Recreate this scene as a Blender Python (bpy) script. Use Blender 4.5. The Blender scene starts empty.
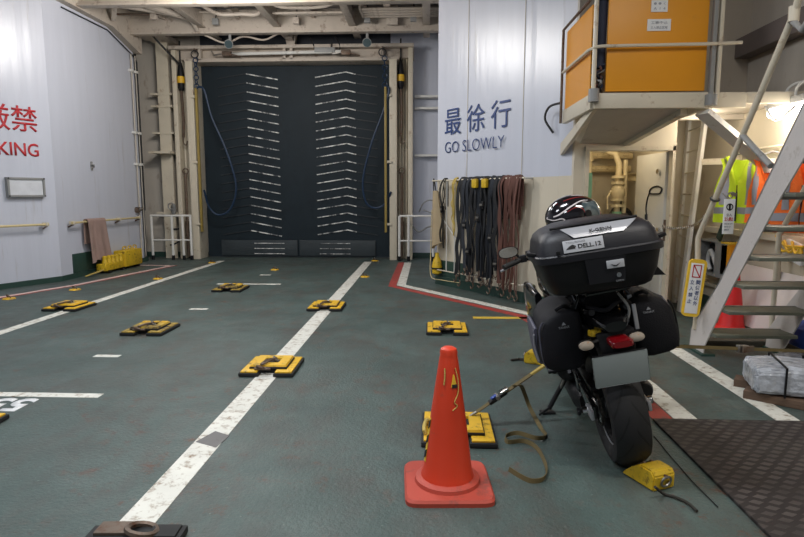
import bpy, bmesh, math, random
from mathutils import Vector, Matrix, Euler

SC = bpy.context.scene
COL = SC.collection
R = math.radians

# ------------------------------------------------------------------ camera
FPX, CX, CY, EYE = 580.0, 402.0, 268.5, 1.45
PITCH = R(7.3)
YAW = math.atan(26 / 580 * math.cos(PITCH))
cf = Vector((-math.sin(YAW) * math.cos(PITCH), math.cos(YAW) * math.cos(PITCH), -math.sin(PITCH)))
cr = Vector((math.cos(YAW), math.sin(YAW), 0))
cu = cr.cross(cf)
cam_data = bpy.data.cameras.new('camera')
cam_data.sensor_width = 36.0
cam_data.lens = FPX / 804 * 36.0
cam_data.clip_end = 200
cam = bpy.data.objects.new('camera', cam_data)
COL.objects.link(cam)
m3 = Matrix((cr, cu, -cf)).transposed()
cam.matrix_world = Matrix.Translation((0, 0, EYE)) @ m3.to_4x4()
SC.camera = cam

# ------------------------------------------------------------------ world, lights, exposure
SC.view_settings.view_transform = 'Standard'
SC.view_settings.look = 'None'
SC.view_settings.gamma = 1
SC.view_settings.use_curve_mapping = False
SC.view_settings.exposure = 0.0
wd = bpy.data.worlds.new('hall_ambience')
SC.world = wd
wd.use_nodes = True
wd.node_tree.nodes['Background'].inputs['Color'].default_value = (0.80, 0.88, 1.0, 1)
wd.node_tree.nodes['Background'].inputs['Strength'].default_value = 0.16


def area(name, loc, sx, sy, power, col, rot=(0, 0, 0)):
    l = bpy.data.lights.new(name, 'AREA')
    l.shape = 'RECTANGLE'
    l.size, l.size_y = sx, sy
    l.energy = power
    l.color = col
    o = bpy.data.objects.new(name, l)
    COL.objects.link(o)
    o.location = loc
    o.rotation_euler = rot
    return o


COOL = (0.90, 0.945, 1.0)
# fluorescent fittings under the deck head, all above or behind the frame
area('deck_lamp', (-4.1, 6.2, 4.55), 1.3, 0.3, 45, COOL)
area('deck_lamp', (-1.6, 6.6, 4.55), 1.3, 0.3, 70, COOL)
area('deck_lamp', (-4.0, 1.8, 4.55), 1.3, 0.3, 85, COOL)
area('deck_lamp', (-0.9, 2.6, 4.55), 1.3, 0.3, 115, COOL)
area('deck_lamp', (1.9, 1.2, 4.4), 1.3, 0.3, 85, (1.0, 0.95, 0.88))
area('deck_lamp', (-2.5, -2.2, 4.55), 1.3, 0.3, 120, COOL)


def point_fill(name, loc, power, col, size=0.15):
    l = bpy.data.lights.new(name, 'POINT')
    l.energy = power
    l.color = col
    l.shadow_soft_size = size
    o = bpy.data.objects.new(name, l)
    COL.objects.link(o)
    o.location = loc
    return o


# added fill points without fittings, brightening the deckhead and bulkheads
point_fill('deck_fill', (-3.5, 9.0, 4.3), 200, (0.97, 0.95, 0.93), 0.4)
point_fill('deck_fill', (-2.7, 9.0, 4.3), 95, (1.0, 0.95, 0.88), 0.4)
point_fill('deck_fill', (2.6, 3.2, 4.2), 24, (1.0, 0.95, 0.88), 0.5)

# ------------------------------------------------------------------ helpers: pixels of the photo to real points on real surfaces


def pray(x, y):
    return cf * FPX + cr * (x - CX) - cu * (y - CY)


EYEP = Vector((0, 0, EYE))


def G(x, y, z=0.0):
    d = pray(x, y)
    return EYEP + d * ((z - EYE) / d.z)


def PY(x, y, Y):
    d = pray(x, y)
    return EYEP + d * (Y / d.y)


def PX(x, y, X):
    d = pray(x, y)
    return EYEP + d * (X / d.x)


def PS(x, y, a, b):
    a = Vector((a[0], a[1], 0)); b = Vector((b[0], b[1], 0))
    n = Vector((a.y - b.y, b.x - a.x, 0))
    d = pray(x, y)
    return EYEP + d * ((a - EYEP).dot(n) / d.dot(n))


# ------------------------------------------------------------------ materials
def lin(c):
    out = []
    for v in c[:3]:
        v /= 255.0
        out.append(v / 12.92 if v <= 0.04045 else ((v + 0.055) / 1.055) ** 2.4)
    return (out[0], out[1], out[2], 1.0)


def pm(name, col, rough=0.5, metal=0.0, var=0.10, scale=5.0, bump=0.0, bscale=60.0, dirt=None, damt=0.5, dscale=3.0,
       spec=0.5, coat=0.0, stretch=None, emit=0.0):
    m = bpy.data.materials.new(name)
    m.use_nodes = True
    nt = m.node_tree
    b = nt.nodes['Principled BSDF']
    tc = nt.nodes.new('ShaderNodeTexCoord')
    vec = tc.outputs['Object']
    if stretch:
        mp = nt.nodes.new('ShaderNodeMapping')
        mp.inputs['Scale'].default_value = stretch
        nt.links.new(vec, mp.inputs['Vector'])
        vec = mp.outputs['Vector']
    n = nt.nodes.new('ShaderNodeTexNoise')
    n.inputs['Scale'].default_value = scale
    n.inputs['Detail'].default_value = 5
    nt.links.new(vec, n.inputs['Vector'])
    c = lin(col)
    mx = nt.nodes.new('ShaderNodeMix')
    mx.data_type = 'RGBA'
    mx.inputs[6].default_value = tuple(min(1, v * (1 - var * 1.6)) for v in c[:3]) + (1,)
    mx.inputs[7].default_value = tuple(min(1, v * (1 + var * 1.6)) for v in c[:3]) + (1,)
    nt.links.new(n.outputs['Fac'], mx.inputs[0])
    outc = mx.outputs[2]
    if dirt:
        n2 = nt.nodes.new('ShaderNodeTexNoise')
        n2.inputs['Scale'].default_value = dscale
        n2.inputs['Detail'].default_value = 8
        n2.inputs['Roughness'].default_value = 0.7
        nt.links.new(vec, n2.inputs['Vector'])
        rp = nt.nodes.new('ShaderNodeValToRGB')
        rp.color_ramp.elements[0].position = 0.68 - 0.28 * damt
        rp.color_ramp.elements[1].position = 0.80 - 0.20 * damt
        nt.links.new(n2.outputs['Fac'], rp.inputs['Fac'])
        m2 = nt.nodes.new('ShaderNodeMix')
        m2.data_type = 'RGBA'
        nt.links.new(rp.outputs['Color'], m2.inputs[0])
        nt.links.new(outc, m2.inputs[6])
        m2.inputs[7].default_value = lin(dirt)
        outc = m2.outputs[2]
    nt.links.new(outc, b.inputs['Base Color'])
    b.inputs['Roughness'].default_value = rough
    b.inputs['Metallic'].default_value = metal
    b.inputs['Specular IOR Level'].default_value = spec
    b.inputs['Coat Weight'].default_value = coat
    if emit:
        nt.links.new(outc, b.inputs['Emission Color'])
        b.inputs['Emission Strength'].default_value = emit
    if bump:
        n3 = nt.nodes.new('ShaderNodeTexNoise')
        n3.inputs['Scale'].default_value = bscale
        n3.inputs['Detail'].default_value = 3
        nt.links.new(vec, n3.inputs['Vector'])
        bp = nt.nodes.new('ShaderNodeBump')
        bp.inputs['Strength'].default_value = bump
        bp.inputs['Distance'].default_value = 0.02
        nt.links.new(n3.outputs['Fac'], bp.inputs['Height'])
        nt.links.new(bp.outputs['Normal'], b.inputs['Normal'])
    return m


def node_math(nt, op, a, b=None):
    n = nt.nodes.new('ShaderNodeMath')
    n.operation = op
    for i, v in enumerate((a, b)):
        if v is None:
            continue
        if isinstance(v, (int, float)):
            n.inputs[i].default_value = v
        else:
            nt.links.new(v, n.inputs[i])
    return n.outputs[0]


def floor_material():
    m = bpy.data.materials.new('deck_paint')
    m.use_nodes = True
    nt = m.node_tree
    b = nt.nodes['Principled BSDF']
    tc = nt.nodes.new('ShaderNodeTexCoord')

    def noise(scale, detail, rough=0.5, vec=None):
        n = nt.nodes.new('ShaderNodeTexNoise')
        n.inputs['Scale'].default_value = scale
        n.inputs['Detail'].default_value = detail
        n.inputs['Roughness'].default_value = rough
        nt.links.new(vec or tc.outputs['Object'], n.inputs['Vector'])
        return n.outputs['Fac']

    def ramp(f, p0, p1, c0=(0, 0, 0, 1), c1=(1, 1, 1, 1)):
        r_ = nt.nodes.new('ShaderNodeValToRGB')
        r_.color_ramp.elements[0].position = p0
        r_.color_ramp.elements[1].position = p1
        r_.color_ramp.elements[0].color = c0
        r_.color_ramp.elements[1].color = c1
        nt.links.new(f, r_.inputs['Fac'])
        return r_.outputs['Color']

    def mix(f, a, c):
        x = nt.nodes.new('ShaderNodeMix')
        x.data_type = 'RGBA'
        nt.links.new(f, x.inputs[0])
        nt.links.new(a, x.inputs[6])
        x.inputs[7].default_value = c
        return x.outputs[2]
    base = ramp(noise(1.2, 6, 0.6), 0.3, 0.7, lin((60, 75, 71)), lin((82, 97, 93)))
    mp = nt.nodes.new('ShaderNodeMapping')
    mp.inputs['Scale'].default_value = (2.2, 0.9, 1)
    mp.inputs['Rotation'].default_value = (0, 0, R(-25))
    nt.links.new(tc.outputs['Object'], mp.inputs['Vector'])
    f1 = node_math(nt, 'MULTIPLY', ramp(noise(1.1, 8, 0.72, mp.outputs['Vector']), 0.46, 0.70), 0.9)
    c1 = mix(f1, base, lin((72, 68, 63)))                       # tyre scuffs and rust haze
    f2 = node_math(nt, 'MULTIPLY', ramp(noise(7, 8, 0.8), 0.54, 0.64), ramp(noise(0.9, 3), 0.40, 0.58))
    c2 = mix(f2, c1, lin((92, 60, 44)))                         # rust specks
    f3 = node_math(nt, 'MULTIPLY', ramp(noise(34, 4, 0.8), 0.63, 0.70), 0.5)
    c3 = mix(f3, c2, lin((140, 150, 146)))                      # worn pale specks
    f4 = node_math(nt, 'MULTIPLY', ramp(noise(70, 3, 0.8), 0.53, 0.66), 0.6)
    c4 = mix(f4, c3, lin((52, 62, 60)))
    nt.links.new(c4, b.inputs['Base Color'])
    nt.links.new(ramp(noise(3, 6, 0.7), 0.3, 0.7, (0.42, 0.42, 0.42, 1), (0.66, 0.66, 0.66, 1)), b.inputs['Roughness'])
    bp = nt.nodes.new('ShaderNodeBump')
    bp.inputs['Strength'].default_value = 0.55
    bp.inputs['Distance'].default_value = 0.01
    hsum = node_math(nt, 'ADD', noise(45, 4, 0.6), noise(5, 4))
    nt.links.new(hsum, bp.inputs['Height'])
    nt.links.new(bp.outputs['Normal'], b.inputs['Normal'])
    return m


def tread_material():
    m = bpy.data.materials.new('tyre_rubber')
    m.use_nodes = True
    nt = m.node_tree
    b = nt.nodes['Principled BSDF']
    tc = nt.nodes.new('ShaderNodeTexCoord')
    sp = nt.nodes.new('ShaderNodeSeparateXYZ')
    nt.links.new(tc.outputs['Object'], sp.inputs[0])
    ang = node_math(nt, 'ARCTAN2', sp.outputs[1], sp.outputs[2])
    ax = node_math(nt, 'ABSOLUTE', sp.outputs[0])
    curve = node_math(nt, 'MULTIPLY', ax, 14.0)
    side = node_math(nt, 'MULTIPLY', node_math(nt, 'GREATER_THAN', sp.outputs[0], 0.0), 0.5)
    ph = node_math(nt, 'FRACT', node_math(nt, 'ADD', node_math(nt, 'ADD', node_math(nt, 'MULTIPLY', ang, 2.2), curve), side))
    gr = node_math(nt, 'LESS_THAN', ph, 0.16)
    inb = node_math(nt, 'MULTIPLY', node_math(nt, 'LESS_THAN', ax, 0.083), node_math(nt, 'GREATER_THAN', ax, 0.012))
    g = node_math(nt, 'MULTIPLY', gr, inb)
    mx = nt.nodes.new('ShaderNodeMix')
    mx.data_type = 'RGBA'
    mx.inputs[6].default_value = lin((27, 27, 29))
    mx.inputs[7].default_value = lin((12, 12, 13))
    nt.links.new(g, mx.inputs[0])
    nt.links.new(mx.outputs[2], b.inputs['Base Color'])
    b.inputs['Roughness'].default_value = 0.72
    bp = nt.nodes.new('ShaderNodeBump')
    bp.inputs['Strength'].default_value = 0.8
    bp.inputs['Distance'].default_value = 0.004
    bp.invert = True
    nt.links.new(g, bp.inputs['Height'])
    nt.links.new(bp.outputs['Normal'], b.inputs['Normal'])
    return m


def mat_rubber_material():
    m = bpy.data.materials.new('ribbed_mat_rubber')
    m.use_nodes = True
    nt = m.node_tree
    b = nt.nodes['Principled BSDF']
    tc = nt.nodes.new('ShaderNodeTexCoord')
    sp = nt.nodes.new('ShaderNodeSeparateXYZ')
    nt.links.new(tc.outputs['Object'], sp.inputs[0])

    def cell(v, k, off=0.0):
        return node_math(nt, 'FRACT', node_math(nt, 'ADD', node_math(nt, 'MULTIPLY', v, k), off))
    row = node_math(nt, 'FLOOR', node_math(nt, 'MULTIPLY', sp.outputs[1], 20.0))
    odd = node_math(nt, 'MULTIPLY', node_math(nt, 'MODULO', row, 2.0), 0.5)
    u = node_math(nt, 'FRACT', node_math(nt, 'ADD', node_math(nt, 'MULTIPLY', sp.outputs[0], 11.0), odd))
    v = cell(sp.outputs[1], 20.0)
    du = node_math(nt, 'ABSOLUTE', node_math(nt, 'SUBTRACT', u, 0.5))
    dv = node_math(nt, 'ABSOLUTE', node_math(nt, 'SUBTRACT', v, 0.5))
    d = node_math(nt, 'ADD', node_math(nt, 'MULTIPLY', du, 1.0), node_math(nt, 'MULTIPLY', dv, 0.9))
    lug = node_math(nt, 'LESS_THAN', d, 0.40)
    n = nt.nodes.new('ShaderNodeTexNoise')
    n.inputs['Scale'].default_value = 4
    n.inputs['Detail'].default_value = 7
    nt.links.new(tc.outputs['Object'], n.inputs['Vector'])
    r_ = nt.nodes.new('ShaderNodeValToRGB')
    r_.color_ramp.elements[0].color = lin((58, 54, 51))
    r_.color_ramp.elements[1].color = lin((104, 96, 91))
    r_.color_ramp.elements[0].position = 0.3
    r_.color_ramp.elements[1].position = 0.75
    nt.links.new(n.outputs['Fac'], r_.inputs['Fac'])
    mx = nt.nodes.new('ShaderNodeMix')
    mx.data_type = 'RGBA'
    nt.links.new(node_math(nt, 'MULTIPLY', lug, 0.6), mx.inputs[0])
    mx.inputs[6].default_value = lin((44, 38, 37))
    nt.links.new(r_.outputs['Color'], mx.inputs[7])
    nt.links.new(mx.outputs[2], b.inputs['Base Color'])
    b.inputs['Roughness'].default_value = 0.6
    bp = nt.nodes.new('ShaderNodeBump')
    bp.inputs['Strength'].default_value = 1.0
    bp.inputs['Distance'].default_value = 0.008
    nt.links.new(lug, bp.inputs['Height'])
    nt.links.new(bp.outputs['Normal'], b.inputs['Normal'])
    return m


M = {
    'deck': floor_material(),
    'line_white': pm('worn_white_line_paint', (216, 214, 204), 0.6, var=0.10, dirt=(128, 104, 76), damt=0.60, dscale=15),
    'line_patch': pm('grey_scraped_patch', (104, 102, 100), 0.6, var=0.2, dirt=(70, 64, 58), damt=0.5, dscale=12),
    'line_red': pm('worn_red_line_paint', (164, 62, 54), 0.6, var=0.12, dirt=(96, 74, 66), damt=0.5, dscale=8),
    'line_pink': pm('faded_red_line_paint', (222, 186, 178), 0.6, var=0.15, dirt=(110, 100, 92), damt=0.5, dscale=8),
    'line_yellow': pm('yellow_line_paint', (206, 172, 60), 0.6, var=0.10, dirt=(110, 100, 60), damt=0.4, dscale=8),
    'wall_white': pm('white_hull_paint', (198, 201, 212), 0.30, var=0.04, scale=2.0, bump=0.30, bscale=2.2, dirt=(176, 174, 176),
                     damt=0.28, dscale=2.2, stretch=(3.0, 3.0, 0.25)),
    'wall_cream': pm('cream_bulkhead_paint', (208, 198, 178), 0.42, var=0.05, scale=2.5, bump=0.08, bscale=3, dirt=(168, 150, 124),
                     damt=0.32, dscale=2.6, stretch=(1.6, 1.6, 0.6)),
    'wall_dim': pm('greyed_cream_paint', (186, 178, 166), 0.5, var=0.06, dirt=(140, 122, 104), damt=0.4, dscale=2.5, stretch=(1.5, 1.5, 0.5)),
    'beam': pm('dusty_beam_paint', (190, 178, 164), 0.55, var=0.10, dirt=(128, 110, 96), damt=0.5, dscale=5),
    'ceil': pm('grey_deckhead_paint', (120, 114, 112), 0.6, var=0.10, dirt=(80, 74, 74), damt=0.5),
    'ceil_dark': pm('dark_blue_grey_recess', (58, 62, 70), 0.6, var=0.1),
    'green': pm('dark_green_skirting_paint', (40, 66, 58), 0.5, var=0.12, dirt=(70, 76, 70), damt=0.4, dscale=4),
    'green_light': pm('pale_green_paint', (128, 176, 140), 0.45, var=0.1),
    'ramp': pm('slate_ramp_paint', (28, 39, 46), 0.6, var=0.14, spec=0.25, scale=2.5, bump=0.1, bscale=6, dirt=(20, 28, 34), damt=0.5, dscale=2),
    'ramp_flap': pm('grey_flap_paint', (48, 56, 60), 0.55, var=0.14, scale=4, dirt=(34, 42, 46), damt=0.5, dscale=3),
    'ramp_bar': pm('worn_traction_bar', (40, 48, 56), 0.5, var=0.1, dirt=(240, 240, 236), damt=1.0, dscale=7, stretch=(1, 1, 0.3)),
    'ramp_bar_dull': pm('dull_traction_bar', (28, 34, 40), 0.55, var=0.12, dirt=(84, 88, 90), damt=0.35, dscale=8),
    'cream_steel': pm('cream_steel_paint', (206, 196, 176), 0.42, var=0.06, dirt=(150, 120, 88), damt=0.36, dscale=6),
    'white_steel': pm('white_steel_paint', (222, 220, 214), 0.40, var=0.05, dirt=(160, 140, 118), damt=0.30, dscale=7),
    'hand_rail': pm('yellowed_handrail_paint', (204, 186, 138), 0.5, var=0.1, dirt=(150, 124, 76), damt=0.4, dscale=8),
    'yellow_rail': pm('yellow_rail_paint', (150, 128, 64), 0.5, var=0.12, dirt=(110, 90, 50), damt=0.4, dscale=8),
    'yellow': pm('worn_yellow_paint', (226, 178, 40), 0.5, var=0.12, dirt=(86, 66, 34), damt=0.50, dscale=14),
    'yellow_chock': pm('yellow_chock_paint', (206, 170, 34), 0.5, var=0.14, dirt=(74, 58, 30), damt=0.52, dscale=18),
    'yellow_worn': pm('very_worn_yellow_paint', (204, 168, 60), 0.55, var=0.15, dirt=(46, 40, 34), damt=0.95, dscale=10),
    'rubber': pm('black_rubber', (30, 30, 30), 0.75, var=0.2),
    'steel': pm('bare_steel', (150, 146, 140), 0.38, metal=0.9, var=0.12, dirt=(90, 70, 54), damt=0.35, dscale=30),
    'rusty': pm('rusty_steel', (110, 96, 84), 0.55, metal=0.5, var=0.2, dirt=(92, 58, 38), damt=0.7, dscale=20),
    'chrome': pm('bright_metal', (214, 214, 214), 0.18, metal=1.0, var=0.03),
    'dark_hole': pm('dark_socket', (22, 20, 18), 0.8, var=0.2),
    'cone': pm('orange_red_plastic', (208, 60, 30), 0.42, var=0.06, dirt=(150, 70, 52), damt=0.34, dscale=7),
    'cone_base': pm('faded_red_rubber', (178, 70, 54), 0.6, var=0.08, dirt=(120, 66, 56), damt=0.45, dscale=8),
    'cone_red': pm('bright_red_plastic', (214, 36, 36), 0.4, var=0.05),
    'plastic_black': pm('matt_black_plastic', (16, 16, 19), 0.50, var=0.1, bump=0.12, bscale=240, spec=0.35),
    'plastic_lid': pm('black_lid_plastic', (25, 25, 31), 0.42, var=0.08, bump=0.12, bscale=260, spec=0.4),
    'gloss_black': pm('gloss_black_paint', (18, 18, 20), 0.16, var=0.05, coat=0.6),
    'bag_black': pm('black_ripstop_nylon', (17, 17, 23), 0.66, var=0.1, bump=0.25, bscale=180, spec=0.3),
    'bag_grey': pm('dark_grey_nylon', (78, 78, 92), 0.55, var=0.06, bump=0.15, bscale=160),
    'engine': pm('dark_engine_metal', (46, 46, 48), 0.45, metal=0.6, var=0.2),
    'chain': pm('oily_chain', (58, 54, 50), 0.4, metal=0.7, var=0.3, scale=60, bump=0.6, bscale=150),
    'plate': pm('grey_white_plate', (150, 158, 158), 0.45, var=0.05, scale=8),
    'red_lens': pm('red_lens', (120, 12, 20), 0.15, var=0.08, coat=0.5),
    'clear_lens': pm('clear_lens', (176, 164, 150), 0.12, var=0.12, scale=60, dirt=(190, 120, 50), damt=0.4, dscale=40),
    'silver': pm('brushed_silver_film', (176, 177, 182), 0.34, metal=0.45, var=0.06),
    'sticker': pm('silver_sticker', (190, 192, 198), 0.4, metal=0.2, var=0.05),
    'ink_black': pm('black_ink', (22, 22, 24), 0.6, var=0.05),
    'ink_blue': pm('navy_letter_paint', (40, 64, 118), 0.5, var=0.06),
    'ink_red': pm('red_letter_paint', (186, 44, 50), 0.5, var=0.08),
    'ink_grey': pm('grey_print', (150, 152, 158), 0.5, var=0.05),
    'mirror': pm('mirror_glass', (205, 198, 186), 0.12, metal=0.75, var=0.05),  # pale beige puts a bright reflection into the glass colour
    'visor': pm('smoked_visor', (70, 84, 88), 0.08, var=0.05, coat=0.8, spec=0.8),
    'helmet': pm('helmet_shell', (22, 20, 24), 0.14, var=0.1, coat=0.8, dirt=(70, 34, 34), damt=0.25, dscale=9),
    'helmet_white': pm('helmet_pale_graphic', (214, 206, 206), 0.2, var=0.04),
    'helmet_red': pm('helmet_red_graphic', (128, 44, 44), 0.2, var=0.06),
    'strap_tan': pm('khaki_webbing', (102, 88, 54), 0.85, var=0.18, bump=0.3, bscale=220),
    'strap_black': pm('black_webbing', (27, 28, 31), 0.8, var=0.25, scale=9, bump=0.3, bscale=150),
    'strap_blue': pm('blue_black_webbing', (37, 41, 49), 0.8, var=0.25, scale=9, bump=0.3, bscale=150),
    'strap_red': pm('faded_rust_red_webbing', (100, 66, 57), 0.85, var=0.2, scale=9, bump=0.3, bscale=150),
    'rope_yellow': pm('yellow_rope', (198, 172, 92), 0.85, var=0.18, bump=0.5, bscale=200),
    'rope_dark': pm('dark_rope', (52, 48, 42), 0.85, var=0.2, bump=0.5, bscale=200),
    'canvas': pm('beige_canvas', (164, 146, 116), 0.9, var=0.12, bump=0.2, bscale=90),
    'towel': pm('dusty_pink_towel', (160, 134, 124), 0.95, var=0.12, bump=0.6, bscale=120),
    'orange_panel': pm('amber_orange_panel', (226, 150, 24), 0.36, var=0.08, scale=1.6, dirt=(206, 140, 50), damt=0.4, dscale=1.6),
    'paper': pm('white_notice_paper', (226, 226, 226), 0.5, var=0.03),
    'navy': pm('navy_tarpaulin', (38, 46, 66), 0.7, var=0.2, bump=0.5, bscale=14),
    'vest_yellow': pm('fluorescent_yellow_cloth', (206, 232, 40), 0.7, var=0.08, bump=0.3, bscale=60),
    'vest_orange': pm('fluorescent_orange_cloth', (250, 112, 30), 0.7, var=0.08, bump=0.3, bscale=60),
    'reflective': pm('grey_reflective_tape', (150, 152, 160), 0.4, metal=0.2, var=0.08),
    'sack': pm('blue_vinyl', (36, 70, 150), 0.4, var=0.12),
    'wood': pm('weathered_brown_wood', (104, 82, 66), 0.75, var=0.25, scale=5, bump=0.5, bscale=30, stretch=(1, 9, 9)),
    'wood_dark': pm('dark_stained_board', (70, 66, 56), 0.75, var=0.2, stretch=(1, 8, 8)),
    'film': pm('silvery_plastic_wrap', (176, 180, 188), 0.14, var=0.30, scale=14, bump=1.0, bscale=20, coat=0.4),
    'blue_hose': pm('blue_hose', (22, 48, 76), 0.45, var=0.12),
    'dark_cable': pm('black_cable', (36, 35, 36), 0.6, var=0.2),
    'grey_paint': pm('grey_enamel', (140, 140, 138), 0.45, var=0.08, dirt=(100, 92, 84), damt=0.35, dscale=7),
    'tread_steel': pm('worn_stair_tread', (92, 95, 84), 0.55, var=0.14, dirt=(70, 76, 66), damt=0.5, dscale=9),
    'stringer': pm('greyed_white_stringer_paint', (196, 190, 186), 0.45, var=0.05, bump=0.1, bscale=50, dirt=(158, 148, 138), damt=0.35, dscale=5),
    'dark_beam': pm('dark_brown_beam', (104, 94, 90), 0.6, var=0.1),
    'board': pm('off_white_board', (216, 206, 202), 0.55, var=0.05, dirt=(180, 160, 150), damt=0.3),
    'tape_yb': pm('yellow_tape', (226, 184, 50), 0.5, var=0.1),
    'lamp_glow': pm('lit_lamp_diffuser', (255, 248, 232), 0.5, var=0.0, emit=8.0),
    'lens_glare': pm('clear_plastic_cover', (212, 214, 218), 0.12, var=0.10, scale=7, bump=0.5, bscale=9, coat=0.5),
    'door': pm('off_white_door_paint', (208, 206, 200), 0.4, var=0.04, dirt=(186, 176, 160), damt=0.28, dscale=4),
    'pipe_cream': pm('cream_pipe_paint', (214, 198, 160), 0.42, var=0.07, dirt=(160, 130, 90), damt=0.4, dscale=8),
    'pump': pm('dark_pump_metal', (52, 54, 60), 0.5, metal=0.4, var=0.3, scale=18),
    'tyre': tread_material(),
    'mat': mat_rubber_material(),
}


# ------------------------------------------------------------------ mesh builder
def catmull(pts, n=6, closed=False):
    pts = [Vector(p) for p in pts]
    if len(pts) < 3:
        return pts
    out = []
    k = len(pts)
    rng = range(k) if closed else range(k - 1)
    for i in rng:
        p1, p2 = pts[i % k], pts[(i + 1) % k]
        p0 = pts[(i - 1) % k] if (closed or i > 0) else p1 * 2 - p2
        p3 = pts[(i + 2) % k] if (closed or i + 2 < k) else p2 * 2 - p1
        for j in range(n):
            t = j / n
            out.append(0.5 * ((2 * p1) + (p2 - p0) * t + (2 * p0 - 5 * p1 + 4 * p2 - p3) * t * t + (3 * p1 - p0 - 3 * p2 + p3) * t ** 3))
    if not closed:
        out.append(pts[-1])
    return out


class MB:
    def __init__(self):
        self.bm = bmesh.new()
        self.mi = 0

    def faces(self, vs, fs):
        bv = [self.bm.verts.new(v) for v in vs]
        out = []
        for f in fs:
            try:
                fc = self.bm.faces.new([bv[i] for i in f])
                fc.material_index = self.mi
                out.append(fc)
            except ValueError:
                pass
        return bv, out

    def hexa(self, c8, bevel=0.0):
        bv, fs = self.faces(c8, [(0, 3, 2, 1), (4, 5, 6, 7), (0, 1, 5, 4), (1, 2, 6, 5), (2, 3, 7, 6), (3, 0, 4, 7)])
        if bevel > 0:
            es = set()
            for f in fs:
                es.update(f.edges)
            r_ = bmesh.ops.bevel(self.bm, geom=list(es), offset=bevel, segments=2, affect='EDGES', profile=0.6)
            for f in r_['faces']:
                f.material_index = self.mi
        return self

    def box(self, x0, x1, y0, y1, z0, z1, bevel=0.0):
        x0, x1 = min(x0, x1), max(x0, x1); y0, y1 = min(y0, y1), max(y0, y1); z0, z1 = min(z0, z1), max(z0, z1)
        return self.hexa([Vector(v) for v in ((x0, y0, z0), (x1, y0, z0), (x1, y1, z0), (x0, y1, z0),
                                              (x0, y0, z1), (x1, y0, z1), (x1, y1, z1), (x0, y1, z1))], bevel)

    def obox(self, c, size, rot, bevel=0.0):
        c = Vector(c)
        a, b, d = (s / 2 for s in size)
        mt = rot if isinstance(rot, Matrix) else Euler(rot).to_matrix()
        return self.hexa([c + mt @ Vector(v) for v in ((-a, -b, -d), (a, -b, -d), (a, b, -d), (-a, b, -d),
                                                       (-a, -b, d), (a, -b, d), (a, b, d), (-a, b, d))], bevel)

    def bar(self, p0, p1, w, h, up=(0, 0, 1), bevel=0.0):
        """rectangular bar: w across, h along the up side"""
        p0, p1 = Vector(p0), Vector(p1)
        d = (p1 - p0)
        t = d.normalized()
        s = t.cross(Vector(up)).normalized()
        u = s.cross(t).normalized()
        mt = Matrix((s, t, u)).transposed()
        return self.obox((p0 + p1) / 2, (w, d.length, h), mt, bevel)

    def ring(self, c, u, v, ru, rv, n):
        return [self.bm.verts.new(c + u * (ru * math.cos(2 * math.pi * i / n)) + v * (rv * math.sin(2 * math.pi * i / n))) for i in range(n)]

    def skin(self, rings, cap=True, closed=False):
        n = len(rings[0])
        k = len(rings)
        for i in range(k if closed else k - 1):
            a, b = rings[i], rings[(i + 1) % k]
            for j in range(n):
                f = self.bm.faces.new((a[j], a[(j + 1) % n], b[(j + 1) % n], b[j]))
                f.material_index = self.mi
        if cap and not closed:
            for q in (list(reversed(rings[0])), rings[-1]):
                f = self.bm.faces.new(q)
                f.material_index = self.mi
        return self

    def tube(self, pts, r, n=8, smooth=0, closed=False):
        pts = catmull(pts, smooth, closed) if smooth else [Vector(p) for p in pts]
        k = len(pts)
        rings = []
        prev = None
        for i, p in enumerate(pts):
            if closed:
                t = (pts[(i + 1) % k] - pts[i - 1]).normalized()
            else:
                t = (pts[min(i + 1, k - 1)] - pts[max(i - 1, 0)]).normalized()
            if prev is None:
                a = Vector((0, 0, 1)) if abs(t.z) < 0.9 else Vector((1, 0, 0))
                u = (a - t * a.dot(t)).normalized()
            else:
                u = (prev - t * prev.dot(t)).normalized()
            prev = u
            rr = r(i / max(1, k - 1)) if callable(r) else r
            rings.append(self.ring(p, u, t.cross(u), rr, rr, n))
        return self.skin(rings, True, closed)

    def cyl(self, p0, p1, r0, r1=None, n=16):
        p0, p1 = Vector(p0), Vector(p1)
        t = (p1 - p0).normalized()
        a = Vector((0, 0, 1)) if abs(t.z) < 0.9 else Vector((1, 0, 0))
        u = (a - t * a.dot(t)).normalized()
        v = t.cross(u)
        return self.skin([self.ring(p0, u, v, r0, r0, n), self.ring(p1, u, v, r1 if r1 is not None else r0, r1 if r1 is not None else r0, n)])

    def lathe(self, prof, c=(0, 0, 0), axis='z', n=32, closed=False):
        """prof: (radius, along) pairs"""
        c = Vector(c)
        A = {'x': (Vector((0, 1, 0)), Vector((0, 0, 1)), Vector((1, 0, 0))), 'y': (Vector((0, 0, 1)), Vector((1, 0, 0)), Vector((0, 1, 0))),
             'z': (Vector((1, 0, 0)), Vector((0, 1, 0)), Vector((0, 0, 1)))}[axis]
        rings = [self.ring(c + A[2] * h, A[0], A[1], max(r_, 1e-4), max(r_, 1e-4), n) for r_, h in prof]
        return self.skin(rings, not closed, closed)

    def torus(self, c, axis, R_, r_, n=20, k=8):
        c = Vector(c); t = Vector(axis).normalized()
        a = Vector((0, 0, 1)) if abs(t.z) < 0.9 else Vector((1, 0, 0))
        u = (a - t * a.dot(t)).normalized(); v = t.cross(u)
        return self.tube([c + u * R_ * math.cos(2 * math.pi * i / n) + v * R_ * math.sin(2 * math.pi * i / n) for i in range(n)], r_, k, 0, True)

    def prism(self, poly, vec):
        poly = [Vector(p) for p in poly]
        vec = Vector(vec)
        n = len(poly)
        vs = poly + [p + vec for p in poly]
        fs = [tuple(reversed(range(n))), tuple(range(n, 2 * n))] + [(i, (i + 1) % n, n + (i + 1) % n, n + i) for i in range(n)]
        self.faces(vs, fs)
        return self

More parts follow.
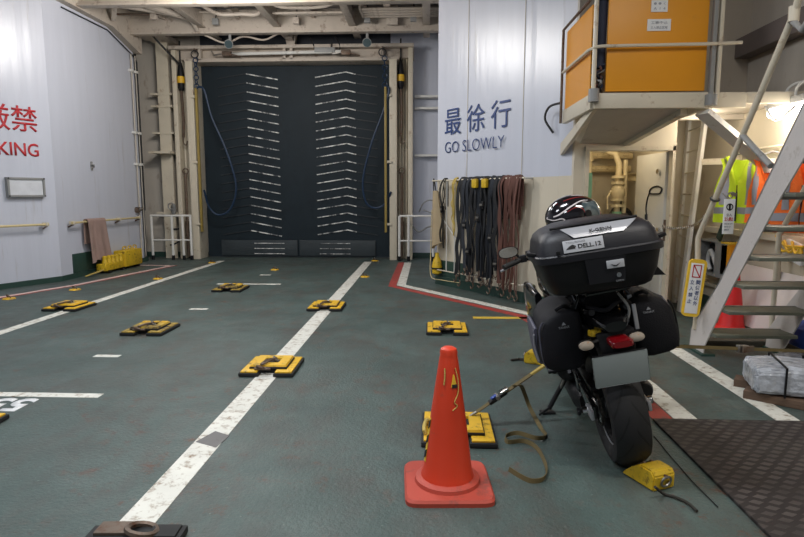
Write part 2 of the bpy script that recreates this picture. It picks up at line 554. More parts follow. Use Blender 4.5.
    def ribbon(self, pts, wdir, w, t, smooth=0):
        pts = catmull(pts, smooth) if smooth else [Vector(p) for p in pts]
        k = len(pts)
        rings = []
        for i, p in enumerate(pts):
            tg = (pts[min(i + 1, k - 1)] - pts[max(i - 1, 0)]).normalized()
            wd_ = wdir(i / (k - 1)) if callable(wdir) else wdir
            wd_ = Vector(wd_)
            wd_ = (wd_ - tg * wd_.dot(tg)).normalized()
            nn = tg.cross(wd_)
            rings.append([self.bm.verts.new(p + wd_ * (a * w / 2) + nn * (b * t / 2)) for a, b in ((-1, -1), (1, -1), (1, 1), (-1, 1))])
        return self.skin(rings)

    def sloft(self, secs, axis='y', n=24):
        """superellipse sections (pos, ca, cb, ha, hb, power) along an axis: 'y' -> (x,z) sections, 'z' -> (x,y) sections, 'x' -> (y,z)"""
        rings = []
        for pos, ca, cb, ha, hb, pw in secs:
            rg = []
            for i in range(n):
                th = 2 * math.pi * (i + 0.5) / n
                c_, s_ = math.cos(th), math.sin(th)
                a = ca + ha * math.copysign(abs(c_) ** (2 / pw), c_)
                b = cb + hb * math.copysign(abs(s_) ** (2 / pw), s_)
                rg.append(self.bm.verts.new({'y': (a, pos, b), 'z': (a, b, pos), 'x': (pos, a, b)}[axis]))
            rings.append(rg)
        return self.skin(rings)

    def grid(self, fn, nu, nv, thick=None):
        vs = [Vector(fn(i / nu, j / nv)) for j in range(nv + 1) for i in range(nu + 1)]
        w = nu + 1
        fs = [(j * w + i, j * w + i + 1, (j + 1) * w + i + 1, (j + 1) * w + i) for j in range(nv) for i in range(nu)]
        bv, fc = self.faces(vs, fs)
        if thick:
            bmesh.ops.recalc_face_normals(self.bm, faces=fc)
            bmesh.ops.solidify(self.bm, geom=fc, thickness=thick)
        return self

    def build(self, name, mat, parent=None, origin=None, sharp=38, world=False):
        """world=True: coordinates are world ones and the (unrotated) parent's place is taken off"""
        bm = self.bm
        bmesh.ops.recalc_face_normals(bm, faces=bm.faces)
        off = Vector((0, 0, 0))
        if origin is not None:
            off = Vector(origin)
        base = Vector((0, 0, 0))
        if parent is not None and world:
            p = parent
            while p is not None:
                base += p.location
                p = p.parent
        if origin is None and world:
            off = base
        bmesh.ops.translate(bm, verts=bm.verts, vec=-off)
        lim = R(sharp)
        for f in bm.faces:
            f.smooth = True
        for e in bm.edges:
            if len(e.link_faces) == 2:
                e.smooth = e.calc_face_angle(0) < lim
            else:
                e.smooth = False
        me = bpy.data.meshes.new(name)
        bm.to_mesh(me)
        bm.free()
        for mm in (mat if isinstance(mat, (list, tuple)) else [mat]):
            me.materials.append(M[mm])
        o = bpy.data.objects.new(name, me)
        COL.objects.link(o)
        o.parent = parent
        o.location = off - base if origin is not None or world else off
        return o


def tag(o, label=None, cat=None, group=None, kind=None):
    if label: o['label'] = label
    if cat: o['category'] = cat
    if group: o['group'] = group
    if kind: o['kind'] = kind
    return o


def thing(name, label, cat, loc=(0, 0, 0), rot=(0, 0, 0), group=None):
    o = bpy.data.objects.new(name, None)
    o.empty_display_size = 0.1
    COL.objects.link(o)
    o.location = loc
    o.rotation_euler = rot
    return tag(o, label, cat, group)


def struct(o):
    o['kind'] = 'structure'
    return o


def dup(o, loc=None, rot=None, label=None, group=None, parent=None):
    c = o.copy()
    COL.objects.link(c)
    c.parent = parent
    for ch in list(o.children):
        dup(ch, parent=c)
    if loc is not None: c.location = loc
    if rot is not None: c.rotation_euler = rot
    if label: c['label'] = label
    if group: c['group'] = group
    return c


def lettering(body, p0, ux, uz, w, h, depth, mat, parent, name='lettering', bold=0.0):
    """text fitted to w by h, lower left corner at p0, running along ux and standing along uz (parent space)"""
    c = bpy.data.curves.new('glyphs', 'FONT')
    c.body = body
    c.resolution_u = 3
    c.offset = bold
    o = bpy.data.objects.new('glyphs', c)
    COL.objects.link(o)
    dg = bpy.context.evaluated_depsgraph_get()
    me = bpy.data.meshes.new_from_object(o.evaluated_get(dg))
    bpy.data.objects.remove(o)
    bpy.data.curves.remove(c)
    ux, uz = Vector(ux).normalized(), Vector(uz).normalized()
    nn = ux.cross(uz)
    xs = [v.co.x for v in me.vertices]; ys = [v.co.y for v in me.vertices]
    x0, x1, y0, y1 = min(xs), max(xs), min(ys), max(ys)
    bm = bmesh.new()
    bm.from_mesh(me)
    bpy.data.meshes.remove(me)
    for v in bm.verts:
        a = (v.co.x - x0) / (x1 - x0) * w
        b = (v.co.y - y0) / (y1 - y0) * h
        v.co = Vector(p0) + ux * a + uz * b
    r_ = bmesh.ops.extrude_face_region(bm, geom=list(bm.faces))
    bmesh.ops.translate(bm, verts=[g for g in r_['geom'] if isinstance(g, bmesh.types.BMVert)], vec=nn * depth)
    bmesh.ops.recalc_face_normals(bm, faces=bm.faces)
    me2 = bpy.data.meshes.new(name)
    bm.to_mesh(me2)
    bm.free()
    me2.materials.append(M[mat])
    o = bpy.data.objects.new(name, me2)
    COL.objects.link(o)
    o.parent = parent
    return o

# ================================================================== THE SETTING
HD = 5.1                                    # deckhead height
fl = struct(MB().box(-13, 6, -6, 14, -0.12, 0).build('floor', 'deck'))


def line(pts, w, mat, h=0.003):
    """a painted strip on the deck, following the points"""
    b = MB()
    pts = [Vector((p[0], p[1], 0)) for p in pts]
    L_, R_ = [], []
    for i, p in enumerate(pts):
        t = (pts[min(i + 1, len(pts) - 1)] - pts[max(i - 1, 0)]).normalized()
        n = Vector((-t.y, t.x, 0))
        L_.append(p + n * w / 2)
        R_.append(p - n * w / 2)
    for i in range(len(pts) - 1):
        b.prism([L_[i], R_[i], R_[i + 1], L_[i + 1]], (0, 0, h))
    return b.build('painted_line', mat, fl)


line([(-1.285, 0.5), (-1.285, 12.4)], 0.165, 'line_white')
line([(-4.5, 3.0), (-4.5, 12.45)], 0.13, 'line_white')
line([(-4.43, 3.95), (-2.36, 3.95)], 0.085, 'line_white')
line([(-3.0, 4.97), (-2.77, 4.97)], 0.07, 'line_white')
line([(-3.02, 7.13), (-2.79, 7.13)], 0.08, 'line_white')
line([(-3.42, 9.2), (-2.38, 9.2)], 0.09, 'line_white')
line([(-3.03, 10.27), (-2.83, 10.27)], 0.09, 'line_white')
LB = [(-8.2, 2.9), (-6.02, 7.95), (-5.66, 9.0), (-5.22, 11.6)]
line(LB, 0.09, 'line_pink')
line([(x + 0.085, y - 0.03) for x, y in LB], 0.025, 'line_red')
line([(-5.22, 11.55), (-5.9, 11.6)], 0.06, 'line_pink')
RB = [(-0.42, 12.3), (-0.42, 9.2), (1.26, 7.0), (1.60, 5.4), (1.68, 4.4), (1.68, 3.0)]
line(RB, 0.15, 'line_white')
RR = [(-0.56, 12.3), (-0.56, 9.1), (1.13, 6.88), (1.45, 5.35), (1.53, 4.4), (1.53, 3.0)]
line(RR, 0.13, 'line_red')
line([(0.54, 6.76), (1.35, 6.78)], 0.11, 'line_yellow')
line([(2.33, 3.0), (2.33, 6.1)], 0.15, 'line_white')
b = MB()
b.prism([(-1.36, 3.20, 0), (-1.21, 3.13, 0), (-1.19, 3.30, 0), (-1.30, 3.36, 0)], (0, 0, 0.004))
b.build('bare_patch', 'line_patch', fl)
n55 = lettering('55', (-2.755, 3.875, 0.001), (-1, 0, 0), (0, -1, 0), 0.30, 0.25, 0.002, 'paper', fl, 'painted_number', bold=0.035)

# --- left side: two flat plates of bulkhead meeting in a vertical knuckle
KN = Vector((-6.15, 9.4, 0))                # knuckle
NE = Vector((-0.4066, -0.9136, 0))          # along the near plate, towards the camera
NN = Vector((0.9136, -0.4066, 0))           # its face normal


def plate_wall(name, a, b, z0, z1, mat, t=0.12, side=None):
    a, b = Vector(a), Vector(b)
    d = (b - a).normalized()
    n = Vector((-d.y, d.x, 0)) * t
    if side is not None and n.dot(Vector(side)) > 0:
        n = -n
    return MB().prism([Vector((a.x, a.y, z0)), Vector((b.x, b.y, z0)), Vector((b.x, b.y, z1)), Vector((a.x, a.y, z1))], n).build(name, mat)


far_near = KN + NE * 14
wl_a = struct(plate_wall('wall_left_front', KN, far_near, 0, HD, 'wall_white', side=NN))
wl_b = struct(plate_wall('wall_left', KN, (-6.15, 12.4, 0), 0, HD, 'wall_white', side=(1, 0, 0)))
struct(plate_wall('wall_left_return', (-6.15, 12.4, 0), (-7.2, 12.4, 0), 0, HD, 'wall_white', side=(0, 1, 0)))
b = MB()
for a_, c_ in ((KN, far_near), (KN, Vector((-6.15, 12.4, 0)))):
    d = (c_ - a_).normalized()
    n = Vector((-d.y, d.x, 0))
    if n.dot(Vector((1, -0.2, 0))) < 0: n = -n
    a2, c2 = a_ + n * 0.03, c_ + n * 0.03
    b.prism([Vector((a_.x, a_.y, 0)), Vector((c_.x, c_.y, 0)), Vector((c2.x, c2.y, 0)), Vector((a2.x, a2.y, 0))], (0, 0, 0.085))
struct(b.build('baseboard_left', 'green'))

TB = (KN, far_near)
LX = -NE                                    # reading direction on the near plate
def on_left(x, y, off=0.004):
    p = PS(x, y, KN, far_near)
    return p + NN * off
p_r = on_left(39, 157)
p_t = on_left(38, 108)
p_b = on_left(38, 133)
wk = (on_left(39, 150) - on_left(-1, 150)).length * 2.62
lettering('NO PARKING', p_r - LX * wk, LX, (0, 0, 1), wk, 0.205, 0.004, 'ink_red', wl_a, bold=0.012)
wk = (on_left(38, 150) - on_left(10, 150)).length * 3.9
lettering('駐車厳禁', Vector((p_b.x, p_b.y, p_b.z)) - LX * wk, LX, (0, 0, 1), wk, p_t.z - p_b.z, 0.004, 'ink_red', wl_a, bold=0.006)

# --- far end: bulkhead round the ramp opening
YB = 13.25
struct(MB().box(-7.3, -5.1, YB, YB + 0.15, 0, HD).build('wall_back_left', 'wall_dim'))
struct(MB().box(-0.84, 0.55, YB, YB + 0.15, 0, HD).build('wall_back_right', 'wall_white'))
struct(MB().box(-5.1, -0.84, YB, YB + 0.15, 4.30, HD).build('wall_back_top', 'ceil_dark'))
b = MB()
b.box(-7.2, -5.1, YB - 0.04, YB, 0, 0.12).box(-0.84, 0.5, YB - 0.04, YB, 0, 0.12)
struct(b.build('baseboard_back', 'green'))

# portal of the ramp: posts, header, guide rails
def portal_post(sx):
    """sx=-1 left, +1 right; x measured from the opening's edge outwards"""
    e = -5.1 if sx < 0 else -0.84
    X_ = lambda d: e + sx * d
    p = MB()
    p.box(X_(0.0), X_(0.16), 12.75, YB, 0, 4.30, 0.01)
    p.box(X_(0.40), X_(0.50), 12.85, YB, 0, 4.60, 0.01)
    p.box(X_(0.16), X_(0.40), 13.12, YB, 0, 4.60)
    return p.build('trim_1' if sx < 0 else 'trim_2', 'cream_steel')


struct(portal_post(-1))
struct(portal_post(1))
b = MB()
b.box(-5.30, -0.64, 12.8, YB, 4.285, 4.36, 0.01).box(-5.62, -0.32, 12.95, YB, 4.36, 4.62, 0.01).box(-5.62, -0.32, 12.75, 12.95, 4.55, 4.62, 0.01)
for x in (-4.95, -3.1, -2.95, -1.0):
    b.box(x - 0.03, x + 0.03, 12.8, 12.96, 4.33, 4.6)
struct(b.build('trim_3', 'beam'))
# left recess column with its shelves of plate
b = MB()
b.box(-5.98, -5.72, 12.95, 13.0, 0, 4.9).box(-5.87, -5.83, 12.98, YB, 0, 4.9)
for z in (3.62, 3.36, 2.78, 1.0):
    b.box(-6.14, -5.66, 12.93, YB, z, z + 0.045)
b.box(-6.14, -5.66, 12.70, YB, 2.34, 2.39)
struct(b.build('trim_4', 'cream_steel'))
# right recess
b = MB()
for z in (3.55, 3.30, 2.28):
    b.box(-0.3, 0.32, 13.05, YB, z, z + 0.045)
struct(b.build('trim_5', 'white_steel'))
struct(MB().box(0.30, 0.42, 9.35, YB, 0, HD).build('wall_right_return', 'wall_white'))

# --- right forward bulkhead: slanting plate with a soft bend, white above and cream below
CB = [Vector(v) for v in ((0.15, 9.4, 0), (0.60, 8.78, 0), (1.02, 8.19, 0), (1.36, 7.70, 0), (1.60, 7.30, 0), (1.74, 6.95, 0))]
CD = (CB[4] - CB[0]).normalized()
CN = Vector((CD.y, -CD.x, 0)).normalized()
if CN.y > 0: CN = -CN
b = MB()
for (z0, z1, mi) in ((0, 1.67, 1), (1.67, HD, 0)):
    b.mi = mi
    for i in range(len(CB) - 1):
        p, q = CB[i], CB[i + 1]
        b.prism([Vector((p.x, p.y, z0)), Vector((q.x, q.y, z0)), Vector((q.x, q.y, z1)), Vector((p.x, p.y, z1))], -CN * 0.12)
wc = struct(b.build('wall_right_front', ['wall_white', 'wall_cream'], sharp=25))
b = MB()
for i in range(len(CB) - 1):
    p, q = CB[i], CB[i + 1]
    b.prism([p, q, q + CN * 0.03, p + CN * 0.03], (0, 0, 0.14))
struct(b.build('baseboard_right', 'green'))


def WC(s, off, z):
    """point s metres along the forward bulkhead from its far corner, off metres in front of it"""
    acc = 0
    for i in range(len(CB) - 1):
        l = (CB[i + 1] - CB[i]).length
        if s <= acc + l or i == len(CB) - 2:
            p = CB[i] + (CB[i + 1] - CB[i]) * ((s - acc) / l)
            return Vector((p.x, p.y, z)) + CN * off
        acc += l


b = MB()
b.prism([WC(0.02, 0.01, 0.13), WC(0.75, 0.01, 0.13), WC(0.75, 0.01, 0.40), WC(0.12, 0.01, 0.40)], CN * 0.006)
b.build('green_patch', 'green', wc)
for s in (0.73, 1.88):
    MB().prism([WC(s - 0.006, 0.001, 1.67), WC(s + 0.006, 0.001, 1.67), WC(s + 0.006, 0.001, HD), WC(s - 0.006, 0.001, HD)], CN * 0.004).build('weld_seam', 'wall_dim', wc)
for s, (ch, px) in zip((0.19, 0.72, 1.25), (('最', 0), ('徐', 1), ('行', 2))):
    lettering(ch, WC(s, 0.006, 2.355), CD, (0, 0, 1), 0.40, 0.385, 0.004, 'ink_blue', wc, bold=0.0)
lettering('GO SLOWLY', WC(0.20, 0.006, 2.085), CD, (0, 0, 1), 1.36, 0.165, 0.004, 'ink_blue', wc, bold=-0.012)

# --- engine casing front with the doorway, the recess for the ladder, the side bulkhead
YD = 6.95
b = MB()
b.box(1.70, 1.86, YD, YD + 0.1, 0, 2.30)
b.box(1.86, 2.82, YD, YD + 0.1, 1.96, 2.30)
b.box(2.82, 2.86, YD, YD + 0.1, 0, 2.30)
b.mi = 1
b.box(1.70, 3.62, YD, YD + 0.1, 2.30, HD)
b.mi = 0
b.box(1.86, 2.82, YD, YD + 0.1, 0, 0.16)
struct(b.build('wall_engine_casing', ['wall_cream', 'wall_dim']))
b = MB()
b.box(1.82, 1.87, YD - 0.025, YD + 0.12, 0.1, 2.0).box(2.815, 2.845, YD - 0.03, YD + 0.12, 0.1, 2.0).box(1.82, 2.845, YD - 0.03, YD + 0.12, 1.95, 2.0)
b.mi = 1
b.box(1.875, 1.93, YD + 0.05, YD + 0.12, 0.16, 1.7)
struct(b.build('trim_6', ['cream_steel', 'green_light']))
b = MB()
b.box(1.76, 1.82, YD + 0.1, 8.5, 0, 2.6).box(1.76, 2.88, 8.5, 8.6, 0, 2.6).box(2.845, 2.88, YD + 0.1, 8.5, 0, 2.6).box(1.76, 2.88, YD + 0.1, 8.6, 2.3, 2.38)
struct(b.build('wall_pump_room', 'wall_cream'))
struct(MB().box(2.88, 3.75, 8.0, 8.1, 0, HD).build('wall_recess', 'wall_cream'))
b = MB()
b.box(3.60, 3.72, -6, 8.0, 0, 2.36)
b.mi = 1
b.box(3.60, 3.72, -6, 8.0, 2.36, HD)
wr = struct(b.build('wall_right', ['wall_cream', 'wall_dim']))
b = MB()
b.box(3.50, 3.60, 3.0, 8.0, 0.98, 1.05, 0.008).box(3.54, 3.60, 3.0, 8.0, 0.30, 0.35, 0.008)
struct(b.build('trim_7', 'wall_cream'))
struct(MB().box(3.57, 3.60, 3.0, 8.0, 0, 0.16).build('baseboard_side', 'green'))
struct(MB().box(3.44, 3.60, 2.5, YD, 2.96, 3.17, 0.01).build('trim_8', 'dark_beam'))  # level beam on the side wall, one dark brown tone throughout

# --- deckhead with its girders
struct(MB().box(-13, 6, -6, 14, HD, HD + 0.1).build('ceiling', 'ceil'))
b = MB()
for y in (4.8, 6.6, 8.4, 10.2, 12.0):
    b.box(-8.0, 0.25, y - 0.09, y + 0.09, 4.64, 4.675, 0.006)
    b.box(-8.0, 0.25, y - 0.012, y + 0.012, 4.675, HD)
struct(b.build('trim_9', 'beam'))
b = MB()
for x in (-6.1, -4.55, -3.03, -1.52, -0.05):
    b.box(x - 0.07, x + 0.07, 4.0, 12.9, 4.76, 4.79, 0.006)
    b.box(x - 0.01, x + 0.01, 4.0, 12.9, 4.79, HD)
for x in (-5.3, -3.8, -2.3, -0.8):
    b.box(x - 0.035, x + 0.035, 4.0, 13.0, 4.92, 4.94)
    b.box(x - 0.006, x + 0.006, 4.0, 13.0, 4.94, HD)
struct(b.build('trim_10', 'beam'))
# knee bracket between the left bulkhead and the deckhead
b = MB()
b.prism([(-6.15, 9.6, 4.62), (-6.15, 11.3, 4.62), (-6.15, 12.3, 4.36), (-6.15, 12.4, 4.36), (-6.15, 12.4, HD), (-6.15, 9.6, HD)], (0.14, 0, 0))
b.bar((-5.95, 11.2, 4.72), (-5.5, 10.5, 5.0), 0.08, 0.06)
b.box(-6.05, -5.55, 12.4, 13.2, 4.74, 4.82)
struct(b.build('trim_11', 'beam'))
b = MB()
b.prism([(-3.12, 12.98, 4.98), (-2.82, 12.98, 4.98), (-2.90, 12.98, 4.55), (-3.04, 12.98, 4.55)], (0, -0.12, 0))
b.box(-3.04, -2.90, 12.7, 12.9, 4.72, 4.98)
struct(b.build('trim_12', 'beam'))

# ================================================================== DECKHEAD PIPES AND CABLES
def pipe(name, pts, r, mat, label, cat, group=None, smooth=0, n=8):
    c = sum((Vector(p) for p in pts), Vector()) / len(pts)
    return tag(MB().tube(pts, r, n, smooth).build(name, mat, origin=c), label, cat, group)


for k, (y, z, x0, x1) in enumerate(((11.25, 4.86, -1.30, 0.25), (11.40, 4.86, -1.30, 0.25), (11.55, 4.86, -1.30, 0.25), (11.70, 4.86, -1.30, 0.25))):
    pipe('conduit', [(x0 + 0.1, y - 0.25, 4.99), (x0 + 0.02, y - 0.08, z), (x0 + 0.2, y, z), (x1, y, z)], 0.026, 'beam',
         'one of the four parallel cream conduits bending along the deckhead near the white right bulkhead', 'pipe', 'conduits bunched at the right of the deckhead', 4)
pipe('pipe', [(-4.15, 10.7, 4.86), (-3.95, 11.2, 4.80), (-3.5, 11.25, 4.80), (-3.2, 11.25, 4.80), (-3.0, 10.9, 4.88)], 0.035, 'beam',
     'cream pipe with a bend and a coupling hanging between girders above the ramp', 'pipe', smooth=4)
pipe('pipe', [(-2.9, 10.8, 4.92), (-2.7, 11.0, 4.84), (-1.9, 11.0, 4.84), (-1.55, 10.7, 4.92)], 0.03, 'beam',
     'cream pipe with both ends turned up between the middle deckhead girders', 'pipe', smooth=4)
pipe('pipe', [(-2.95, 11.35, 4.84), (-1.6, 11.35, 4.84)], 0.025, 'beam', 'straight thin cream pipe crossing between the middle deckhead girders', 'pipe')
pipe('pipe', [(-5.9, 10.4, 4.78), (-5.3, 11.0, 4.84), (-4.7, 11.6, 4.84), (-4.62, 11.9, 4.70)], 0.04, 'beam', 'cream pipe slanting across the deckhead corner above the left bulkhead', 'pipe', smooth=4)
pipe('pipe', [(-5.6, 9.9, 4.84), (-4.75, 11.3, 4.84)], 0.07, 'beam', 'thick cream duct slanting under the deckhead at the left corner', 'pipe')
pipe('cable', [(-4.5, 11.0, 4.90), (-4.0, 11.1, 4.84), (-3.5, 11.15, 4.90), (-3.05, 11.1, 4.86)], 0.014, 'dark_cable', 'dark cable sagging between the left deckhead girders', 'cable', smooth=5)
pipe('cable', [(-4.55, 12.07, 4.655), (-4.2, 12.3, 4.55), (-3.8, 12.25, 4.66), (-3.4, 12.3, 4.60), (-3.05, 12.07, 4.655)], 0.02, 'beam', 'pale cable looping under the last girder left of centre', 'cable', smooth=6)
pipe('cable', [(-2.5, 12.6, 4.72), (-2.45, 12.75, 4.60), (-2.4, 12.75, 4.5), (-2.1, 12.75, 4.52), (-2.05, 12.7, 4.70)], 0.014, 'dark_cable', 'black cable drooping onto the ramp header right of centre', 'cable', smooth=6)
pipe('cable', [(-1.98, 12.6, 4.75), (-1.9, 12.75, 4.62), (-1.92, 12.75, 4.48), (-2.2, 12.72, 4.46)], 0.014, 'dark_cable', 'black cable hooking down to the grey motor box above the ramp', 'cable', smooth=6)
pipe('pipe', [(-4.3, 12.7, 4.42), (-1.7, 12.7, 4.45)], 0.035, 'white_steel', 'pale actuator rod lying along the header above the ramp', 'pipe')
for x, s in ((-4.3, 'left'), (-1.75, 'right')):
    t = thing('latch_actuator', f'dark ramp latch with linkage at the {s} end of the actuator rod', 'latch', (x, 12.68, 4.37), group='latches on the ramp header')
    MB().box(-0.1, 0.1, -0.05, 0.05, 0, 0.1, 0.01).build('body', 'rusty', t)
    MB().tube([(-0.1, -0.02, 0.05), (-0.28, -0.02, 0.02), (-0.34, 0, 0.12)], 0.016, 6).build('link', 'steel', t)
    MB().tube([(0.1, -0.04, 0.03), (0.3, -0.03, -0.02)], 0.014, 6).build('rod', 'rusty', t)
t = thing('motor_box', 'grey motor box hung above the ramp header right of centre', 'machine', (-2.2, 12.75, 4.50))
MB().box(-0.22, 0.22, -0.1, 0.1, -0.07, 0.03, 0.01).build('housing', 'grey_paint', t)
MB().cyl((0.22, 0, -0.02), (0.3, 0, -0.02), 0.04).build('shaft', 'steel', t)
for x, s in ((-4.02, 'left'), (-1.23, 'right')):
    t = thing('floodlight', f'small grey unlit deck light under the last girder at the {s}', 'light', (x, 12.06, 4.59), group='small grey lights under the last girder')
    MB().cyl((0, 0, 0.05), (0, 0, -0.05), 0.03).build('stem', 'grey_paint', t)
    MB().cyl((0, 0.05, -0.09), (0, -0.09, -0.15), 0.05, 0.09).build('hood', 'grey_paint', t)
    MB().cyl((0, -0.085, -0.148), (0, -0.095, -0.153), 0.08).build('lens', 'visor', t)
for x, s in ((-5.02, 'left'), (-0.98, 'right')):
    t = thing('ring_hook', f'dark ring hook hanging at the {s} corner of the ramp header', 'hook', (x, 12.72, 4.43), group='ring hooks on the ramp header')
    MB().torus((0, 0, 0), (0, 1, 0), 0.075, 0.013, 20, 6).build('ring', 'dark_cable', t)
    MB().box(-0.02, 0.02, -0.0, 0.09, 0.07, 0.12).build('lug', 'rusty', t)

# ================================================================== RAMP DOOR
rp = thing('ramp_door', 'raised dark slate ramp door with rows of worn white traction bars at the far end', 'ramp', (-2.97, YB, 0))
MB().box(-2.12, 2.12, -0.02, 0.12, 0.02, 4.295).build('panel', 'ramp', rp)
for x0, x1 in ((-1.80, -0.02), (0.02, 1.78)):
    f_ = MB().box(x0, x1, -0.07, -0.021, 0.04, 0.40, 0.012).build('hinged_flap', 'ramp_flap', rp)
    for z in (0.09, 0.21, 0.33):
        c0 = -1.02 if x0 < -1 else 0.50
        MB().box(c0, c0 + 0.70, -0.085, -0.071, z - 0.008, z + 0.008).build('traction_bar', 'ramp_bar', f_)
rnd = random.Random(4)
# chevron bars, 19 rows on each wheel track; the worn inner part and the dull outer part are separate bars
def chev(pts, name, mat, z):
    bb = MB()
    for (xa, za), (xb, zb) in zip(pts[:-1], pts[1:]):
        bb.bar((xa, -0.032, z + za), (xb, -0.032, z + zb), 0.022, 0.022, up=(0, 0, 1))
    return bb.build(name, mat, rp)


for i in range(19):
    z = 0.62 + i * 0.194
    chev([(-1.10, 0.0), (-0.39, -0.13)], 'traction_bar', 'ramp_bar', z)
    chev([(-1.75, -0.10), (-1.12, 0.0)], 'traction_bar', 'ramp_bar_dull', z)
    chev([(0.45, -0.09), (1.14, 0.02), (1.35, -0.03)], 'traction_bar', 'ramp_bar', z)
    chev([(1.37, -0.035), (1.83, -0.10)], 'traction_bar', 'ramp_bar_dull', z)

for sx, e, s in ((-1, -5.02, 'left'), (1, -0.92, 'right')):
    t = thing('guide_rail', f'long yellow guide rail on the {s} post of the ramp portal', 'rail', (e, 12.71, 0.62), group='yellow guide rails on the ramp portal')
    MB().box(-0.025, 0.025, -0.03, 0.03, 0, 3.1, 0.008).build('rail', 'yellow_rail', t)
    for z in (0.15, 1.5, 2.9):
        MB().box(sx * 0.02, sx * 0.13, 0.0, 0.045, z, z + 0.05, 0.005).build('bracket', 'cream_steel', t)
pipe('hose', [(-5.0, 12.70, 3.74), PY(204, 90, 12.70), PY(212, 118, 12.75), PY(226, 150, 12.8), PY(236, 185, 12.85), PY(231, 208, 12.88), PY(219, 215, 12.88), PY(209, 207, 12.85), PY(204, 190, 12.7)], 0.022, 'blue_hose',
     'blue hose looping down the left side of the ramp door', 'hose', smooth=6)
pipe('hose', [(-0.93, 12.70, 3.74), PY(389, 90, 12.70), PY(383, 112, 12.75), PY(371, 145, 12.8), PY(363, 180, 12.85), PY(366, 202, 12.88), PY(376, 208, 12.88), PY(386, 203, 12.85), PY(391, 192, 12.7)], 0.022, 'blue_hose',
     'blue hose looping down the right side of the ramp door', 'hose', smooth=6)
for x, s in ((-5.0, 'left'), (-0.93, 'right')):
    t = thing('chain', f'short blue lifting chain at the top {s} corner of the ramp door', 'chain', (x, 12.70, 4.30), group='lifting chains at the ramp corners')
    for k in range(7):
        MB().torus((0, 0, -0.09 * k), (1, 0, 0) if k % 2 else (0, 1, 0), 0.05, 0.012, 12, 5).build('link', 'blue_hose', t)

# pipes and tackle in the portal side bays
for d, r_, lab in ((0.22, 0.022, 'innermost'), (0.29, 0.016, 'middle'), (0.36, 0.025, 'outermost')):
    pipe('pipe', [(-5.1 - d, 13.05, 0.0), (-5.1 - d, 13.05, 4.4)], r_, 'cream_steel', f'{lab} of three upright pipes in the left ramp portal bay', 'pipe', 'pipes in the left portal bay')
    pipe('pipe', [(-0.84 + d, 13.05, 0.0), (-0.84 + d, 13.05, 4.4)], r_, 'cream_steel', f'{lab} of three upright pipes in the right ramp portal bay', 'pipe', 'pipes in the right portal bay')
for x, s in ((-5.42, 'left'), (-0.60, 'right')):
    t = thing('chain_hoist', f'black chain hoist with a yellow body hanging in the {s} portal bay', 'hoist', (x, 12.90, 4.0), group='chain hoists in the portal bays')
    MB().tube([(0, 0, 0.75), (0, 0, 0.28)], 0.018, 6).build('hanger', 'dark_cable', t)
    MB().lathe([(0.04, -0.30), (0.07, -0.24), (0.075, 0.02), (0.055, 0.2), (0.03, 0.3)], n=14).build('body', 'plastic_black', t)
    MB().lathe([(0.079, -0.14), (0.081, -0.12), (0.081, -0.02), (0.079, 0)], n=14).build('band', 'yellow', t)
    MB().tube([(0, 0, -0.28), (0.02, 0, -0.9), (0.0, 0, -1.3)], 0.03, 6).build('chain', 'rusty', t)
    MB().tube([(0, 0, -1.3), (0, -0.02, -1.42), (0.05, 0, -1.47), (0.08, 0, -1.38)], 0.014, 6, 4).build('hook', 'rusty', t)
for x, s in ((-5.42, 'left'), (-0.58, 'right')):
    t = thing('turnbuckle', f'rusty long turnbuckle rod standing in the {s} portal bay', 'lashing rod', (x, 12.88, 0), group='rods standing in the portal bays')
    MB().tube([(0, 0, 0.05), (0, 0.03, 1.9)], 0.03, 8).build('rod', 'rusty', t)
    MB().cyl((0, 0, 0.5), (0, 0.01, 0.85), 0.05).build('sleeve', 'rusty', t)
    MB().torus((0, 0.03, 1.96), (0, 1, 0), 0.06, 0.015, 14, 6).build('eye', 'rusty', t)

# white guard railings either side of the ramp
def railing(x0, x1, posts, label):
    t = thing('guard_railing', label, 'railing', ((x0 + x1) / 2, 12.62, 0))
    cx = (x0 + x1) / 2
    for z in (0.98, 0.44):
        MB().tube([(x0 - cx, 0, z), (x1 - cx, 0, z)], 0.024 if z > 0.6 else 0.018, 8).build('rail', 'white_steel', t)
    for x in posts:
        p = MB().tube([(x - cx, 0, 0.0), (x - cx, 0, 0.98)], 0.028, 8).build('post', 'white_steel', t)
        MB().cyl((x - cx, 0, 0), (x - cx, 0, 0.10), 0.034).build('sleeve', 'plastic_black', p)


railing(-6.14, -5.22, (-6.12, -5.66, -5.42, -5.24), 'white pipe railing in front of the recess left of the ramp')
railing(-0.62, 0.14, (-0.62, -0.42, 0.12), 'white pipe railing in front of the recess right of the ramp')
# recess fittings
pipe('cable', [(-6.05, 13.24, 0.72), (-5.8, 12.95, 0.66), (-5.6, 13.0, 0.70), (-5.5, 13.05, 0.9), (-5.48, 13.0, 0.2)], 0.02, 'dark_cable', 'black cable hanging behind the left white railing', 'cable', smooth=6)
pipe('cable', [(-6.05, 13.25, 0.36), (-5.85, 12.95, 0.30), (-5.6, 13.0, 0.40), (-5.5, 13.05, 0.33), (-5.46, 13.04, 0.0)], 0.018, 'dark_cable', 'lower black cable curving behind the left white railing', 'cable', smooth=6)
pipe('cable', [(-0.2, 13.1, 1.05), (-0.1, 12.95, 1.25), (0.06, 12.95, 1.32), (0.2, 13.0, 1.22), (0.1, 12.95, 1.05), (-0.1, 13.0, 1.1)], 0.015, 'grey_paint', 'grey coil of cable hung on the wall right of the ramp', 'cable', smooth=6)
pipe('cable', [(-0.35, 13.0, 0.75), (-0.2, 12.95, 0.62), (0.0, 12.95, 0.72), (0.14, 13.0, 0.74)], 0.02, 'grey_paint', 'grey cable drooping behind the right white railing', 'cable', smooth=6)
